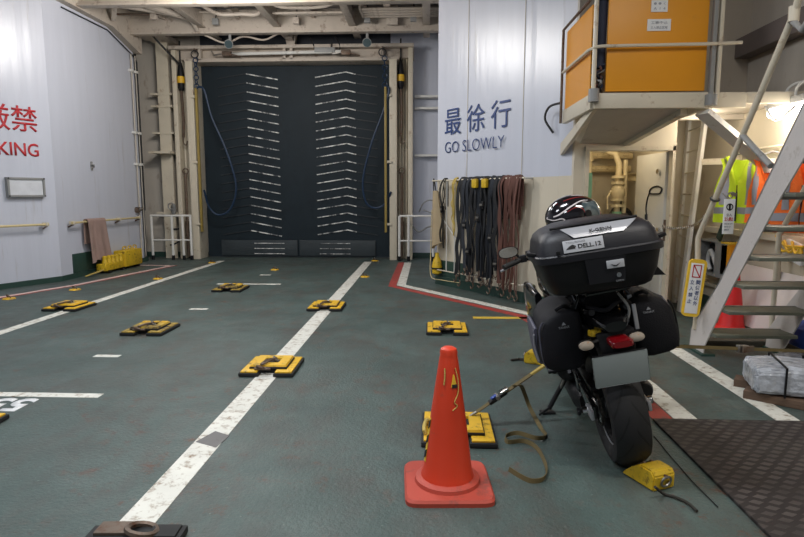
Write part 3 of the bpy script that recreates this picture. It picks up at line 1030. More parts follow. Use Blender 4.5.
t = thing('valve', 'grey valve with a round handwheel in the recess left of the ramp', 'valve', (-5.72, 12.88, 1.12))
MB().lathe([(0.03, -0.12), (0.06, -0.05), (0.06, 0.05), (0.03, 0.12)], n=12).build('body', 'grey_paint', t)
MB().torus((0, -0.10, 0.06), (0, 1, 0.2), 0.075, 0.012, 16, 6).build('handwheel', 'grey_paint', t)
MB().cyl((0, 0, 0), (0, -0.1, 0.06), 0.014).build('stem', 'steel', t)

# ================================================================== LEFT BULKHEAD FITTINGS
for y, r_, lab in ((12.10, 0.016, 'thicker pale pipe clipped upright near the end of the left bulkhead'), (12.27, 0.011, 'thinner pale pipe running upright at the far end of the left bulkhead')):
    t = thing('wall_pipe', lab, 'pipe', (-6.11, y, 0))
    MB().tube([(0, 0, 0.12), (0, 0, 4.3)], r_, 8).build('pipe', 'wall_dim', t)
    for z in (3.95, 2.7, 2.05):
        MB().box(-0.05, 0.03, -0.055, 0.055, z, z + 0.05, 0.006).build('clip', 'white_steel', t)
pipe('cable', [(-6.135, 9.9, 4.55), (-6.13, 11.3, 4.56), (-6.12, 12.2, 4.3), (-6.13, 12.38, 4.2), (-6.13, 12.385, 2.6), (-6.13, 12.385, 1.1)], 0.012, 'dark_cable', 'thin dark cable edging the knee bracket and running down the left bulkhead', 'cable')
t = thing('wall_valve', 'rusty socket with a short pipe on the left bulkhead at the rail end', 'fitting', (-6.12, 12.02, 1.12))
MB().cyl((-0.03, 0, 0), (0.05, 0, 0), 0.06).build('flange', 'rusty', t)
MB().cyl((0.05, 0, 0), (0.12, 0, 0.04), 0.035).build('cap', 'steel', t)
t = thing('wall_hook', 'small grey cross shaped cleat high on the left bulkhead', 'hook', (-6.148, 10.48, 1.98))
MB().box(0, 0.02, -0.025, 0.025, -0.10, 0.06, 0.004).build('back_plate', 'grey_paint', t)
MB().tube([(0.03, -0.05, 0.0), (0.03, 0.05, 0.0)], 0.014, 6).build('bar', 'grey_paint', t)
MB().cyl((0.01, 0, -0.06), (0.06, 0, -0.03), 0.012).build('peg', 'steel', t)


def handrail(p0, p1, n, zs, label):
    p0, p1, n = Vector(p0), Vector(p1), Vector(n)
    t = thing('handrail', label, 'handrail', (p0 + p1) / 2)
    o = t.location
    MB().tube([p0 - o, p1 - o], 0.019, 8).build('rail', 'hand_rail', t)
    for f in zs:
        q = p0.lerp(p1, f) - o
        MB().tube([q - n * 0.10 + Vector((0, 0, -0.07)), q + Vector((0, 0, -0.07)) * 0.4, q], 0.014, 6).build('bracket', 'rusty', t)
        MB().box(q.x - 0.045 * abs(n.x) - 0.02, q.x + 0.02, q.y - 0.03, q.y + 0.03, q.z - 0.03, q.z + 0.03, 0.005).build('clamp', 'cream_steel', t)


handrail(KN + NE * 3.2 + NN * 0.105 + Vector((0, 0, 0.965)), KN + NE * 0.22 + NN * 0.105 + Vector((0, 0, 0.965)), NN, (0.02, 0.5, 0.72, 0.99), 'yellowed handrail on the near left bulkhead below the red lettering')
handrail((-6.045, 9.62, 0.965), (-6.045, 12.0, 0.965), (1, 0, 0), (0.02, 0.65, 0.98), 'yellowed handrail on the far left bulkhead carrying the towel')

# towel over the rail
def towel_fn(u, v):
    # v runs from the front hem up over the rail and down the back
    y = 10.02 + 0.54 * u + 0.04 * math.sin(9 * u)
    w = 0.022 * math.sin(u * 22 + v * 2) * (1.0 if v < 0.45 else 0.3)
    if v < 0.45:
        k = v / 0.45
        z = 0.22 + (0.99 - 0.22) * k + 0.05 * (1 - k) * math.sin(u * 5)
        x = -6.02 + 0.025 + (1 - k) * 0.02 + w * (1.1 - k)
        y += (1 - k) * (0.10 * (u - 0.5) + 0.07)
    elif v < 0.6:
        a = (v - 0.45) / 0.15 * math.pi
        x = -6.045 + 0.048 * math.cos(a)
        z = 0.99 + 0.028 * math.sin(a)
    else:
        k = (v - 0.6) / 0.4
        z = 0.99 - 0.42 * k
        x = -6.093 - 0.01 * k + w * 0.6
    return (x, y, z)


tag(MB().grid(towel_fn, 44, 30, 0.012).build('towel', 'towel', origin=(-6.03, 10.45, 0.99), sharp=70), 'dusty pink towel draped over the left handrail', 'towel')

# sign box with a glossy clear cover on the near plate
t = thing('notice_box', 'framed glossy notice case screwed to the left bulkhead under the red lettering', 'notice', (0, 0, 0))
c00 = on_left(6, 197, 0.0); c11 = on_left(42, 178, 0.0)
o = (c00 + c11) / 2
t.location = o
du = c11 - c00
w_, h_ = Vector((du.x, du.y, 0)).length / 2, abs(du.z) / 2
rot = Matrix((LX, NN * -1, Vector((0, 0, 1)))).transposed()
q = Matrix((LX, -NN, Vector((0, 0, 1)))).transposed()
b = MB()
for cx_, cz_, sx_, sz_ in ((0, h_ - 0.015, 2 * w_, 0.03), (0, -h_ + 0.015, 2 * w_, 0.03), (-w_ + 0.015, 0, 0.03, 2 * h_ - 0.06), (w_ - 0.015, 0, 0.03, 2 * h_ - 0.06)):
    b.obox(q @ Vector((cx_, -0.035, cz_)), (sx_, 0.07, sz_), q)
b.build('frame', 'grey_paint', t)
MB().obox(q @ Vector((0, -0.02, 0)), (2 * w_ - 0.06, 0.04, 2 * h_ - 0.06), q).build('sheet', 'paper', t)
MB().obox(q @ Vector((0, -0.047, 0)), (2 * w_ - 0.06, 0.008, 2 * h_ - 0.06), q).build('clear_cover', 'lens_glare', t)
for sx_ in (-1, 1):
    for sz_ in (-1, 1):
        MB().cyl(q @ Vector((sx_ * (w_ - 0.015), -0.07, sz_ * (h_ - 0.015))), q @ Vector((sx_ * (w_ - 0.015), -0.082, sz_ * (h_ - 0.015))), 0.011, n=8).build('screw', 'plastic_black', t)

# yellow deck gear at the foot of the far left plate
tag(MB().box(-6.148, -6.13, 9.72, 10.9, 0.09, 0.42, 0.004).build('kick_plate', 'green', origin=(-6.14, 10.3, 0.09)), 'dark green plate on the left bulkhead behind the towel', 'plate')
t = thing('lashing_gear_rack', 'yellow rack of deck gear with ring handles at the foot of the left bulkhead', 'deck gear', (-5.98, 10.85, 0))
t.scale = (0.9, 0.9, 0.9)
MB().box(-0.13, 0.15, 0.10, 0.82, 0.05, 0.40, 0.03).build('gear_box', 'yellow_chock', t)
MB().box(-0.10, 0.10, -0.62, 0.10, 0.05, 0.20, 0.02).build('tray', 'yellow_chock', t)
for k in range(5):
    MB().lathe([(0.03, 0), (0.06, 0.02), (0.06, 0.10), (0.045, 0.13), (0.05, 0.2), (0.02, 0.22)], (0.05, -0.55 + 0.15 * k, 0.14), n=12).build('lashing_head', 'yellow_chock', t)
for k in range(3):
    MB().tube([(0.05, 0.18 + 0.22 * k, 0.40), (0.05, 0.18 + 0.22 * k, 0.47), (0.05, 0.30 + 0.22 * k, 0.47), (0.05, 0.30 + 0.22 * k, 0.40)], 0.014, 6, 3).build('handle', 'yellow_chock', t)
for y in (-0.5, 0.05, 0.7):
    MB().box(-0.12, 0.12, y - 0.04, y + 0.04, 0, 0.06).build('foot', 'plastic_black', t)
pipe('rope', [(-5.95, 9.75, 0.03), (-5.93, 10.1, 0.06), (-5.95, 10.4, 0.08), (-5.95, 10.62, 0.12)], 0.014, 'rope_yellow', 'thin yellow rope trailing from the yellow deck gear along the left skirting', 'rope', smooth=5)

# more of the deckhead clutter above the ramp
for k, (x0, x1, y, z) in enumerate(((-6.0, -4.7, 11.0, 4.90), (-6.0, -4.7, 11.35, 4.86), (-4.45, -3.1, 11.6, 4.95), (-2.95, -1.55, 11.7, 4.92), (-1.4, 0.2, 10.6, 4.90), (-1.4, 0.2, 10.8, 4.86))):
    pipe('conduit', [(x0, y, z), ((x0 + x1) / 2, y + 0.02, z - 0.01), (x1, y, z)], 0.018, ('beam', 'rusty', 'beam')[k % 3],
         'one of the thin level conduits strung between deckhead girders', 'pipe', 'thin level conduits under the deckhead')
for k, (x, y) in enumerate(((-5.25, 11.5), (-4.2, 11.9), (-2.6, 11.9), (-1.2, 11.9), (-0.75, 10.9), (-0.3, 11.85))):
    t = thing('junction_box', 'one of the small cable boxes fixed under the deckhead', 'box', (x, y - 0.12, 4.82), group='cable boxes under the deckhead')
    MB().box(-0.06, 0.06, -0.04, 0.04, -0.06, 0.06, 0.008).build('case', 'grey_paint' if k % 2 else 'beam', t)
    MB().tube([(0, 0, 0.06), (0.02, 0, 0.16), (0.0, 0.05, 0.28)], 0.012, 6, 3).build('gland', 'dark_cable', t)
t = thing('hanging_plate', 'cream square bracket plate hanging under the deckhead right of centre', 'bracket', (-0.72, 11.86, 4.90))
MB().box(-0.11, 0.11, -0.03, 0.03, -0.16, 0.2, 0.005).build('plate', 'beam', t)
pipe('cable', [(-5.85, 12.3, 4.85), (-5.6, 12.6, 4.5), (-5.42, 12.88, 4.25)], 0.022, 'dark_cable', 'black cable slanting from the deckhead corner to the left chain hoist', 'cable', smooth=4)

# ================================================================== LASHING BELT RACK on the forward bulkhead
O_ = WC(0.06, 0.0, 0)
rk = thing('belt_rack', 'white pipe rack fixed to the right bulkhead carrying the hanging lashing belts', 'rack', O_)
SMAX = 2.08
b = MB()
b.tube([WC(0.05, 0.13, 1.66), WC(SMAX, 0.13, 1.66)], 0.013, 8)
b.build('top_rail', 'cream_steel', rk, world=True)
MB().tube([WC(0.05, 0.13, 0.26), WC(SMAX, 0.16, 0.26)], 0.009, 8).build('bottom_rail', 'cream_steel', rk, world=True)
for s in (0.05, 1.0, SMAX):
    MB().tube([WC(s, 0.0, 1.66), WC(s, 0.13, 1.66)], 0.014, 8).build('bracket', 'white_steel', rk, world=True)
    MB().tube([WC(s, 0.0, 0.26), WC(s, 0.15, 0.26)], 0.012, 8).build('bracket', 'white_steel', rk, world=True)
for s in (0.42, 0.62):
    MB().tube([WC(s, 0.13, 1.66), WC(s, 0.13, 0.26)], 0.008, 6).build('upright', 'white_steel', rk, world=True)


def belt(s, zlow, w, mat, label, cat='lashing belt', group='lashing belts on the rack', strands=2, hook='rusty', knot=None, lean=0.0, off=0.13, name='lashing_belt', seed=0):
    r_ = random.Random(seed * 13 + int(s * 100))
    o = WC(s, off, 1.66)
    t = thing(name, label, cat, o, group=group)
    wd = CD
    for k in range(strands):
        f = (k - (strands - 1) / 2) * w * 0.75
        zl = zlow + r_.uniform(0, 0.20)
        pts = []
        n = 7
        front = 0.035 if k % 2 == 0 else 0.012
        # over the rail: starts behind, loops the rail, falls in front
        pts.append(-CN * 0.035 + Vector((0, 0, -0.26 - r_.uniform(0, 0.3))) + CD * f)
        pts.append(-CN * 0.030 + Vector((0, 0, -0.02)) + CD * f)
        pts.append(Vector((0, 0, 0.026)) + CD * f)
        for i in range(n):
            q = (i + 0.35) / (n - 0.65)
            d = CD * (f + lean * q + r_.uniform(-0.028, 0.028)) + CN * (front + r_.uniform(0, 0.035)) + Vector((0, 0, -0.02 + (zl - 1.64) * q))
            pts.append(d)
        tw = r_.uniform(-0.8, 0.8)
        wdir = lambda u, tw=tw: CD * math.cos(tw * u * 2) + CN * math.sin(tw * u * 2)
        MB().ribbon(pts, wdir, w * r_.uniform(0.7, 1.15), 0.008, 4).build('webbing', mat, t)
        if hook:
            e = pts[-1]
            MB().tube([e, e + Vector((0, 0, -0.06)) + CD * 0.02, e + Vector((0, 0, -0.10)) - CD * 0.02, e + Vector((0, 0, -0.07)) - CD * 0.05], 0.009, 6, 3).build('hook', hook, t)
    if knot:
        zc = knot - 1.66
        c = CN * 0.055 + Vector((0, 0, zc)) + CD * lean * 0.3
        mt = Matrix((CD, -CN, Vector((0, 0, 1)))).transposed()
        MB().obox(c, (w * 1.5, 0.05, 0.11), mt, 0.01).build('ratchet', 'plastic_black', t)
        MB().obox(c + CN * 0.03, (w * 1.1, 0.02, 0.03), mt, 0.004).build('buckle', 'steel', t)
    return t


belt(0.38, 0.62, 0.028, 'rope_dark', 'pair of dark olive cords hanging next to the canvas bag on the rack', 'cord', None, strands=3, hook=None, knot=1.22, name='cord', seed=2)
belt(0.64, 0.80, 0.020, 'rope_yellow', 'yellow rope hank hanging left of the black belts on the rack', 'rope', None, strands=4, hook=None, name='rope', seed=3)
blab = ['black lashing belt with a slack tail', 'blue grey lashing belt', 'black lashing belt with a low ratchet', 'black lashing belt', 'blue grey lashing belt with a ratchet', 'black lashing belt with a high ratchet',
        'black lashing belt', 'blue grey lashing belt', 'black lashing belt']
ordn = ['first', 'second', 'third', 'fourth', 'fifth', 'sixth', 'seventh', 'eighth', 'ninth']
for k in range(9):
    s = 0.83 + 0.098 * k
    belt(s, 0.14 + 0.05 * (k % 3), 0.056, ('strap_black', 'strap_blue', 'strap_black')[k % 3], f'{blab[k]}, {ordn[k]} dark belt right of the yellow rope', strands=3,
         knot=(None, 1.0, 0.62, None, 1.12, 1.30, None, 0.85, 0.5)[k], off=0.13, lean=(-0.06, 0.04, 0.0, -0.05, 0.05, -0.02, 0.06, -0.04, 0.03)[k], seed=k)
for k in range(4):
    s = 1.72 + 0.088 * k
    belt(s, 0.12, 0.058, 'strap_red', f'faded rust red lashing belt, {ordn[k]} of four at the near end of the rack', strands=2, group='red lashing belts on the rack', hook='rusty', lean=0.0, seed=20 + k)
for k, s in enumerate((1.16, 1.37)):
    o = WC(s, 0.20, 1.60)
    t = thing('ratchet_buckle', f'yellow ratchet hung over the black belts on the rack, {("left", "right")[k]} of the pair', 'ratchet', o, group='yellow ratchets on the rack')
    mt = Matrix((CD, -CN, Vector((0, 0, 1)))).transposed()
    MB().obox((0, 0, 0), (0.11, 0.06, 0.13), mt, 0.025).build('body', 'yellow_chock', t)
    MB().obox(Vector((0, 0, 0.07)) - CN * 0.03, (0.03, 0.09, 0.02), mt, 0.004).build('hanger', 'rusty', t)

# canvas bag at the far end
def bag_fn(u, v):
    s = 0.02 + u * 0.27 * (0.25 + 0.75 * v) + 0.02 * (1 - v)
    z = 1.50 - 0.80 * v - 0.12 * v * (1 - u)
    p = WC(max(0.001, s), 0.06 + 0.05 * math.sin(math.pi * u) * (0.3 + v), z)
    return p


t = thing('canvas_bag', 'beige canvas bag hanging from the far corner of the belt rack', 'bag', WC(0.12, 0.1, 1.5))
MB().grid(bag_fn, 14, 16, 0.05).build('pouch', 'canvas', t, world=True, sharp=70)
MB().tube([WC(0.04, 0.10, 1.5), WC(0.08, 0.13, 1.69), WC(0.10, 0.10, 1.5)], 0.010, 6, 4).build('strap', 'rope_dark', t, world=True)
pipe('hose', [WC(0.02, 0.12, 1.2), WC(0.03, 0.14, 0.9), WC(0.05, 0.16, 0.5), WC(0.12, 0.2, 0.15), WC(0.4, 0.18, 0.12), WC(0.8, 0.18, 0.13)], 0.006, 'hand_rail', 'thin pale hose looping down from the rack corner to the skirting', 'hose', smooth=5)
pipe('conduit', [WC(0.03, 0.03, 1.20), WC(0.70, 0.03, 0.62)], 0.009, 'white_steel', 'thin white conduit slanting down the bulkhead behind the canvas bag', 'pipe')
p = PY(437, 265, 9.25)
t = thing('buoy_light', 'yellow float lamp hanging by the corner of the right bulkhead', 'float', (p.x, p.y, p.z))
MB().lathe([(0.02, -0.16), (0.075, -0.13), (0.085, -0.02), (0.06, 0.09), (0.03, 0.14), (0.03, 0.2)], n=16).build('body', 'yellow_chock', t)
MB().torus((0, 0, -0.05), (0, 0, 1), 0.085, 0.012, 18, 6).build('band', 'plastic_black', t)

# ================================================================== PLATFORM over the doorway
ZP = 2.265
YF = 5.80
pf = thing('platform', 'cream steel landing carried on braces above the open doorway', 'platform', (2.6, 6.4, ZP))
MB().box(1.585, 3.02, YF, YF + 0.05, ZP, ZP + 0.15, 0.02).build('front_beam', 'cream_steel', pf, world=True)
MB().box(3.02, 3.58, YF + 0.01, YF + 0.05, ZP + 0.04, ZP + 0.15, 0.01).build('beam_end', 'cream_steel', pf, world=True)
MB().box(1.56, 1.62, YF + 0.05, 7.02, ZP, ZP + 0.15, 0.01).build('side_beam', 'cream_steel', pf, world=True)
MB().box(1.62, 3.58, YF + 0.05, 6.94, ZP + 0.09, ZP + 0.13).build('deck_plate', 'wall_dim', pf, world=True)
for x in (2.2, 2.75):
    MB().box(x - 0.02, x + 0.02, YF + 0.05, 6.93, ZP + 0.01, ZP + 0.09).build('stiffener', 'wall_dim', pf, world=True)
MB().prism([(1.60, YF + 0.06, ZP), (1.60, YF + 0.42, ZP), (1.60, 7.24, 2.06), (1.60, 7.24, 1.92)], (0.04, 0, 0)).build('brace', 'cream_steel', pf, world=True)
MB().bar((2.48, YF + 0.1, ZP - 0.02), (2.28, 6.92, 2.03), 0.07, 0.06).build('brace', 'cream_steel', pf, world=True)
MB().bar((2.64, YF + 0.06, ZP - 0.03), (3.46, 6.10, 1.70), 0.05, 0.17, up=(0, -1, 0.2)).build('brace', 'white_steel', pf, world=True)
MB().box(3.38, 3.59, 5.98, 6.14, 1.66, 1.80, 0.008).build('brace_foot', 'white_steel', pf, world=True)

MB().prism([(1.63, YF + 0.10, ZP + 0.005), (2.46, YF + 0.10, ZP + 0.005), (2.28, 6.94, 2.03), (1.76, 6.94, 2.03)], (0, 0, 0.012)).build('soffit', 'wall_dim', pf, world=True)
PANELX = (1.70, 2.63)
sc_ = thing('screen_panel', 'big amber orange panel facing front on the landing with two white notices', 'panel', (2.3, YF, ZP + 0.16))
MB().box(PANELX[0], PANELX[1], YF + 0.03, YF + 0.06, ZP + 0.165, 3.95, 0.004).build('sheet', 'orange_panel', sc_, world=True)
for (xa, ya, xb, yb, rows) in ((651, 0, 668, 12, ('● ● く', 'A  I  4')), (647, 19, 671, 31, ('工事中止', '立入禁止区域'))):
    a = PY(xa, yb, YF + 0.025); c = PY(xb, ya, YF + 0.025)
    pn = MB().box(a.x, c.x, YF + 0.021, YF + 0.029, a.z, c.z).build('notice', 'paper', sc_, world=True)
    hh = c.z - a.z; ww = c.x - a.x
    base = sc_.location
    for k, tx in enumerate(rows):
        lo = Vector((a.x + ww * 0.14, YF + 0.020, a.z + hh * (0.58 - 0.42 * k))) - base
        lettering(tx, lo, (1, 0, 0), (0, 0, 1), ww * 0.72, hh * 0.24, 0.0015, 'ink_grey', pn)
        # notice prints stay children of the notice
s2 = thing('screen_panel', 'narrow amber orange panel on the left side of the landing', 'panel', (1.70, 6.4, ZP + 0.1))
MB().prism([(1.565, YF + 0.10, ZP + 0.15), (1.565, 6.93, ZP + 0.13), (1.565, 6.93, 3.27), (1.565, YF + 0.10, 3.25)], (0.03, 0, 0)).build('sheet', 'orange_panel', s2, world=True)

gr = thing('guard_rail', 'cream pipe guard rail running round the landing in front of the amber panels', 'railing', (2.3, YF, ZP + 0.15))
MB().tube([(1.535, 7.0, 2.83), (1.535, YF + 0.06, 2.82), (1.57, YF - 0.02, 2.83), (1.64, YF - 0.03, 2.835), (2.6, YF - 0.03, 2.845), (2.92, YF - 0.03, 2.855)], 0.016, 8).build('mid_rail', 'cream_steel', gr, world=True)
MB().tube([(1.575, YF - 0.0, ZP + 0.15), (1.575, YF - 0.0, 4.2)], 0.022, 8).build('post', 'cream_steel', gr, world=True)
MB().tube([(1.53, 6.96, ZP), (1.53, 6.96, 3.30), (1.53, YF + 0.06, 3.28)], 0.016, 8, 0).build('side_rail', 'rusty', gr, world=True)
MB().box(2.655, 2.695, YF - 0.02, YF + 0.03, ZP + 0.10, 4.2, 0.005).build('post', 'grey_paint', gr, world=True)
MB().box(2.715, 2.75, YF - 0.02, YF + 0.03, ZP + 0.10, 4.2, 0.005).build('post', 'cream_steel', gr, world=True)
MB().cyl((2.675, YF - 0.02, ZP + 0.02), (2.675, YF - 0.02, ZP + 0.12), 0.055, 0.055, 14).build('post_foot', 'grey_paint', gr, world=True)
MB().cyl((1.575, YF - 0.02, ZP + 0.06), (1.575, YF - 0.02, ZP + 0.18), 0.05, 0.05, 14).build('post_foot', 'grey_paint', gr, world=True)
t = thing('tarpaulin_roll', 'navy rolled tarpaulin standing in the gap beside the big amber panel', 'tarpaulin', (1.65, YF + 0.12, ZP + 0.40))
MB().tube([(0, 0, 0), (0.005, 0.0, 0.5), (-0.005, 0.01, 1.0), (0.0, 0, 1.4)], lambda u: 0.055 + 0.012 * math.sin(u * 20), 12).build('roll', 'navy', t)
MB().torus((0, 0, 0.62), (0, 0, 1), 0.062, 0.008, 16, 6).build('tie', 'dark_cable', t)
t = thing('cable_bundle', 'tangled dark cables heaped on the landing below the navy tarpaulin', 'cable', (1.65, YF + 0.10, ZP + 0.16))
for k in range(4):
    rn = random.Random(k)
    MB().tube([(rn.uniform(-0.05, 0.05), rn.uniform(-0.06, 0.06), 0.02 + 0.04 * i) for i in range(7)], 0.012, 6, 4).build('loop', ('dark_cable', 'navy', 'strap_red', 'grey_paint')[k], t)
for k in range(5):
    tag(MB().prism([(1.575, YF + 0.02, 2.50 + 0.11 * k), (1.575, YF + 0.11, 2.50 + 0.11 * k), (1.575, YF + 0.10, 2.59 + 0.11 * k)], (0.012, 0, 0)).build('grip_tab', 'plastic_black', origin=(1.575, YF + 0.06, 2.50 + 0.11 * k)),
        'black pointed tab on the edge of the narrow amber panel', 'tab', 'black tabs along the narrow amber panel')
pipe('cable', [PS(556, 133, (1.60, 7.30), (1.74, 6.95)) + CN * 0.05, PS(552, 120, (1.60, 7.30), (1.74, 6.95)) + CN * 0.12, PS(556, 108, (1.60, 7.30), (1.74, 6.95)) + CN * 0.12, (1.53, 6.97, 2.5)], 0.014, 'dark_cable',
     'black cable hooked from the white bulkhead to the narrow amber panel', 'cable', smooth=5)
pipe('cable', [(3.2, YF + 0.02, ZP + 0.02), (3.3, YF, ZP - 0.12), (3.35, 5.6, 2.25)], 0.01, 'grey_paint', 'thin grey cable running from the landing to the lamp', 'cable', smooth=4)

# ================================================================== DOORWAY: door leaf, pipes and pump
HX, HY = 2.805, 7.03
ex = Vector((2.695 - 2.78, 0.70, 0)).normalized()
dr = thing('door_1', None, None, (HX, HY, 0.2))
dr['kind'] = 'structure'
DL = 0.72
na = Vector((-ex.y, ex.x, 0))
if na.y > 0: na = -na
dm = Matrix((-ex, -na, Vector((0, 0, 1)))).transposed()
MB().obox(ex * DL / 2 + Vector((0, 0, 0.87)), (DL, 0.045, 1.74), dm, 0.006).build('leaf', 'door', dr)


def dpt(f, z, off=0.03):
    return ex * (DL * (f * 0.66 - 0.06)) + na * off + Vector((0, 0, z - 0.2))


hd = MB().tube([dpt(0.22, 1.48), dpt(0.20, 1.52), dpt(0.45, 1.545), dpt(0.72, 1.52), dpt(0.80, 1.47), dpt(0.70, 1.455), dpt(0.32, 1.455)], 0.010, 6, 4, True).build('handle', 'dark_cable', dr)
MB().tube([dpt(0.80, 1.47), dpt(0.90, 1.38), dpt(0.94, 1.28), dpt(0.90, 1.20)], 0.008, 6, 4).build('cord', 'dark_cable', dr)
MB().cyl(dpt(0.90, 1.20), dpt(0.88, 1.12), 0.02).build('plug', 'pump', dr)
MB().cyl(dpt(0.38, 1.72, 0.02), dpt(0.38, 1.72, 0.05), 0.03).build('knob', 'chrome', dr)
for z in (1.03, 0.94):
    MB().cyl(dpt(0.2, z, 0.02), dpt(0.2, z, 0.06), 0.025).build('lock', 'chrome', dr)
MB().box(-0.012, 0.012, -0.02, 0.02, 0.7, 0.95).build('hinge', 'rusty', dr)

CR = 'pipe_cream'
t = thing('standpipe', 'fat flanged cream pipe with stacked valves inside the doorway', 'pipe', (2.52, 7.9, 0))
MB().tube([(0, 0, 0.1), (0, 0, 1.85), (-0.04, 0.05, 1.98), (-0.14, 0.08, 2.02)], 0.040, 12).build('pipe', CR, t)
for z in (1.02, 1.28, 1.36, 1.58, 1.66):
    MB().cyl((0, 0, z), (0, 0, z + 0.035), 0.088).build('flange', CR, t)
MB().lathe([(0.05, 1.36), (0.09, 1.42), (0.09, 1.52), (0.05, 1.58)], n=16).build('valve_body', CR, t)
MB().cyl((0, 0, 1.12), (0, 0, 1.22), 0.062).build('band', 'green_light', t)
MB().tube([(0.085, 0, 1.9), (0.09, 0, 1.7), (0.09, 0, 1.2)], 0.03, 10).build('side_pipe', CR, t)
MB().tube([(-0.09, -0.02, 1.5), (-0.14, -0.03, 1.4), (-0.13, -0.02, 1.25)], 0.012, 6, 3).build('bleed_pipe', CR, t)
t = thing('cross_pipe', 'low cream pipe with elbows joining the standpipe near the helmet', 'pipe', (2.45, 7.7, 0.95))
MB().tube([(-0.20, 0, 0.02), (0.25, 0, 0.0), (0.29, 0, 0.04), (0.29, 0, 0.28)], 0.042, 12).build('pipe', CR, t)
for x in (-0.18, -0.08, 0.14):
    MB().cyl((x, 0, 0.0), (x + 0.03, 0, 0.0), 0.078).build('flange', CR, t)
MB().lathe([(0.03, -0.06), (0.075, -0.03), (0.075, 0.03), (0.03, 0.06)], (-0.24, 0, 0.02), 'x', 14).build('valve', CR, t)
t = thing('thin_pipe', 'slender cream pipe standing left of the flanged standpipe in the doorway', 'pipe', (2.22, 8.2, 0))
MB().tube([(0, 0, 0), (0, 0, 2.25)], 0.033, 10).build('pipe', CR, t)
for z in (1.9, 1.1):
    MB().cyl((0, 0, z), (0, 0, z + 0.04), 0.05).build('coupling', CR, t)
for z, y, l in ((1.98, 8.3, 'upper'), (1.80, 8.35, 'lower')):
    pipe('pipe', [(1.83, y, z), (2.82, y, z)], 0.045, CR, f'{l} of two level cream pipes at the back of the pump room', 'pipe')
t = thing('bracket_beam', 'short cream channel jutting behind the door leaf in the pump room', 'beam', (2.72, 8.2, 1.68))
MB().box(-0.14, 0.14, -0.04, 0.04, -0.05, 0.05, 0.006).build('web', CR, t)
MB().box(-0.14, 0.14, -0.08, -0.04, 0.04, 0.05).build('flange', CR, t)
t = thing('pump', 'dark pump behind the cream pipes in the doorway', 'pump', (2.66, 8.2, 1.0))
MB().lathe([(0.05, -0.16), (0.13, -0.12), (0.13, 0.08), (0.09, 0.14)], (0, 0, 0.15), 'y', 18).build('casing', 'pump', t)
MB().cyl((0, -0.16, 0.15), (0, -0.22, 0.15), 0.05).build('hub', 'steel', t)
MB().box(-0.14, 0.14, -0.14, 0.14, -1.0, 0.03).build('base', 'pump', t)
MB().cyl((0, 0, 0.28), (0, 0, 0.40), 0.03).build('port', 'pump', t)
lp = bpy.data.lights.new('pump_room_lamp', 'POINT'); lp.energy = 8; lp.color = (1.0, 0.86, 0.62); lp.shadow_soft_size = 0.12
lo = bpy.data.objects.new('pump_room_lamp', lp); COL.objects.link(lo); lo.location = (2.3, 7.3, 2.15)

lp = bpy.data.lights.new('recess_fill', 'POINT'); lp.energy = 7; lp.color = (1.0, 0.88, 0.70); lp.shadow_soft_size = 0.1  # added point light to brighten the ladder recess, no fitting there
lo = bpy.data.objects.new('recess_fill', lp); COL.objects.link(lo); lo.location = (3.1, 6.75, 2.2)

# ================================================================== LADDER in the recess
ld = thing('ladder', 'steep cream ladder standing in the recess right of the doorway', 'ladder', (3.2, 7.5, 0))
a0, a1 = Vector((3.33, 8.0 - 0.12, 0.0)), PY(694, 62, 7.86)
b0, b1 = Vector((3.14, 7.25, 0.0)), PY(709, 90, 7.25)
MB().bar(a0, a1, 0.035, 0.075, up=(0, 1, 0)).build('side_rail', 'white_steel', ld, world=True)
MB().bar(b0, b1, 0.04, 0.085, up=(0, 1, 0)).build('side_rail', 'white_steel', ld, world=True)
for k in range(9):
    f0 = (0.10 + 0.27 * k) / a1.z
    f1 = (0.10 + 0.27 * k) / b1.z
    MB().tube([a0.lerp(a1, f0), b0.lerp(b1, f1)], 0.011, 6).build('rung', 'cream_steel', ld, world=True)
p1 = PY(702, 162, 7.2); p2 = PY(722, 161, 6.9)
t = thing('stay_bar', 'flat cream bar tying the ladder to the side bulkhead below the landing', 'bar', p1)
MB().bar(p1, (3.58, 7.0, p1.z), 0.03, 0.07).build('web', 'cream_steel', t, world=True)
MB().box(3.55, 3.6, 6.93, 7.07, p1.z - 0.06, p1.z + 0.06, 0.004).build('pad', 'cream_steel', t, world=True)

# chain from the door across the ladder to the stair handrail
c0 = Vector((2.75, 6.9, 1.07)); c1 = PY(692, 226, 6.9); c2 = PX(715, 200, 2.5)
ch = thing('barrier_chain', 'thin metal barrier chain from the doorway over the ladder foot to the stair handrail', 'chain', c0)
pts = catmull([c0, (c0 + c1) / 2 + Vector((0, 0, -0.02)), c1], 14) + catmull([c1, (c1 + c2) / 2 + Vector((0, 0, -0.05)), c2], 14)[1:]
b = MB()
for i in range(0, len(pts) - 1):
    d = (pts[i + 1] - pts[i]).normalized()
    sdir = Vector((0, 0, 1)) if i % 2 else d.cross(Vector((0, 0, 1)))
    c = (pts[i] + pts[i + 1]) / 2
    L2 = (pts[i + 1] - pts[i]).length * 0.62
    b.tube([c - d * L2, c + sdir * 0.012, c + d * L2, c - sdir * 0.012], 0.005, 5, 3, True)
b.build('links', 'chrome', ch, world=True)
MB().torus(c0 + Vector((0, 0.02, 0)), (1, 0, 0), 0.025, 0.006, 14, 6).build('eye', 'steel', ch, world=True)

# ================================================================== STAIR
XL, XR = 2.50, 3.22
st = thing('stair', 'steep white ship stair rising toward the viewer at the right', 'stairs', (2.92, 5.3, 0))
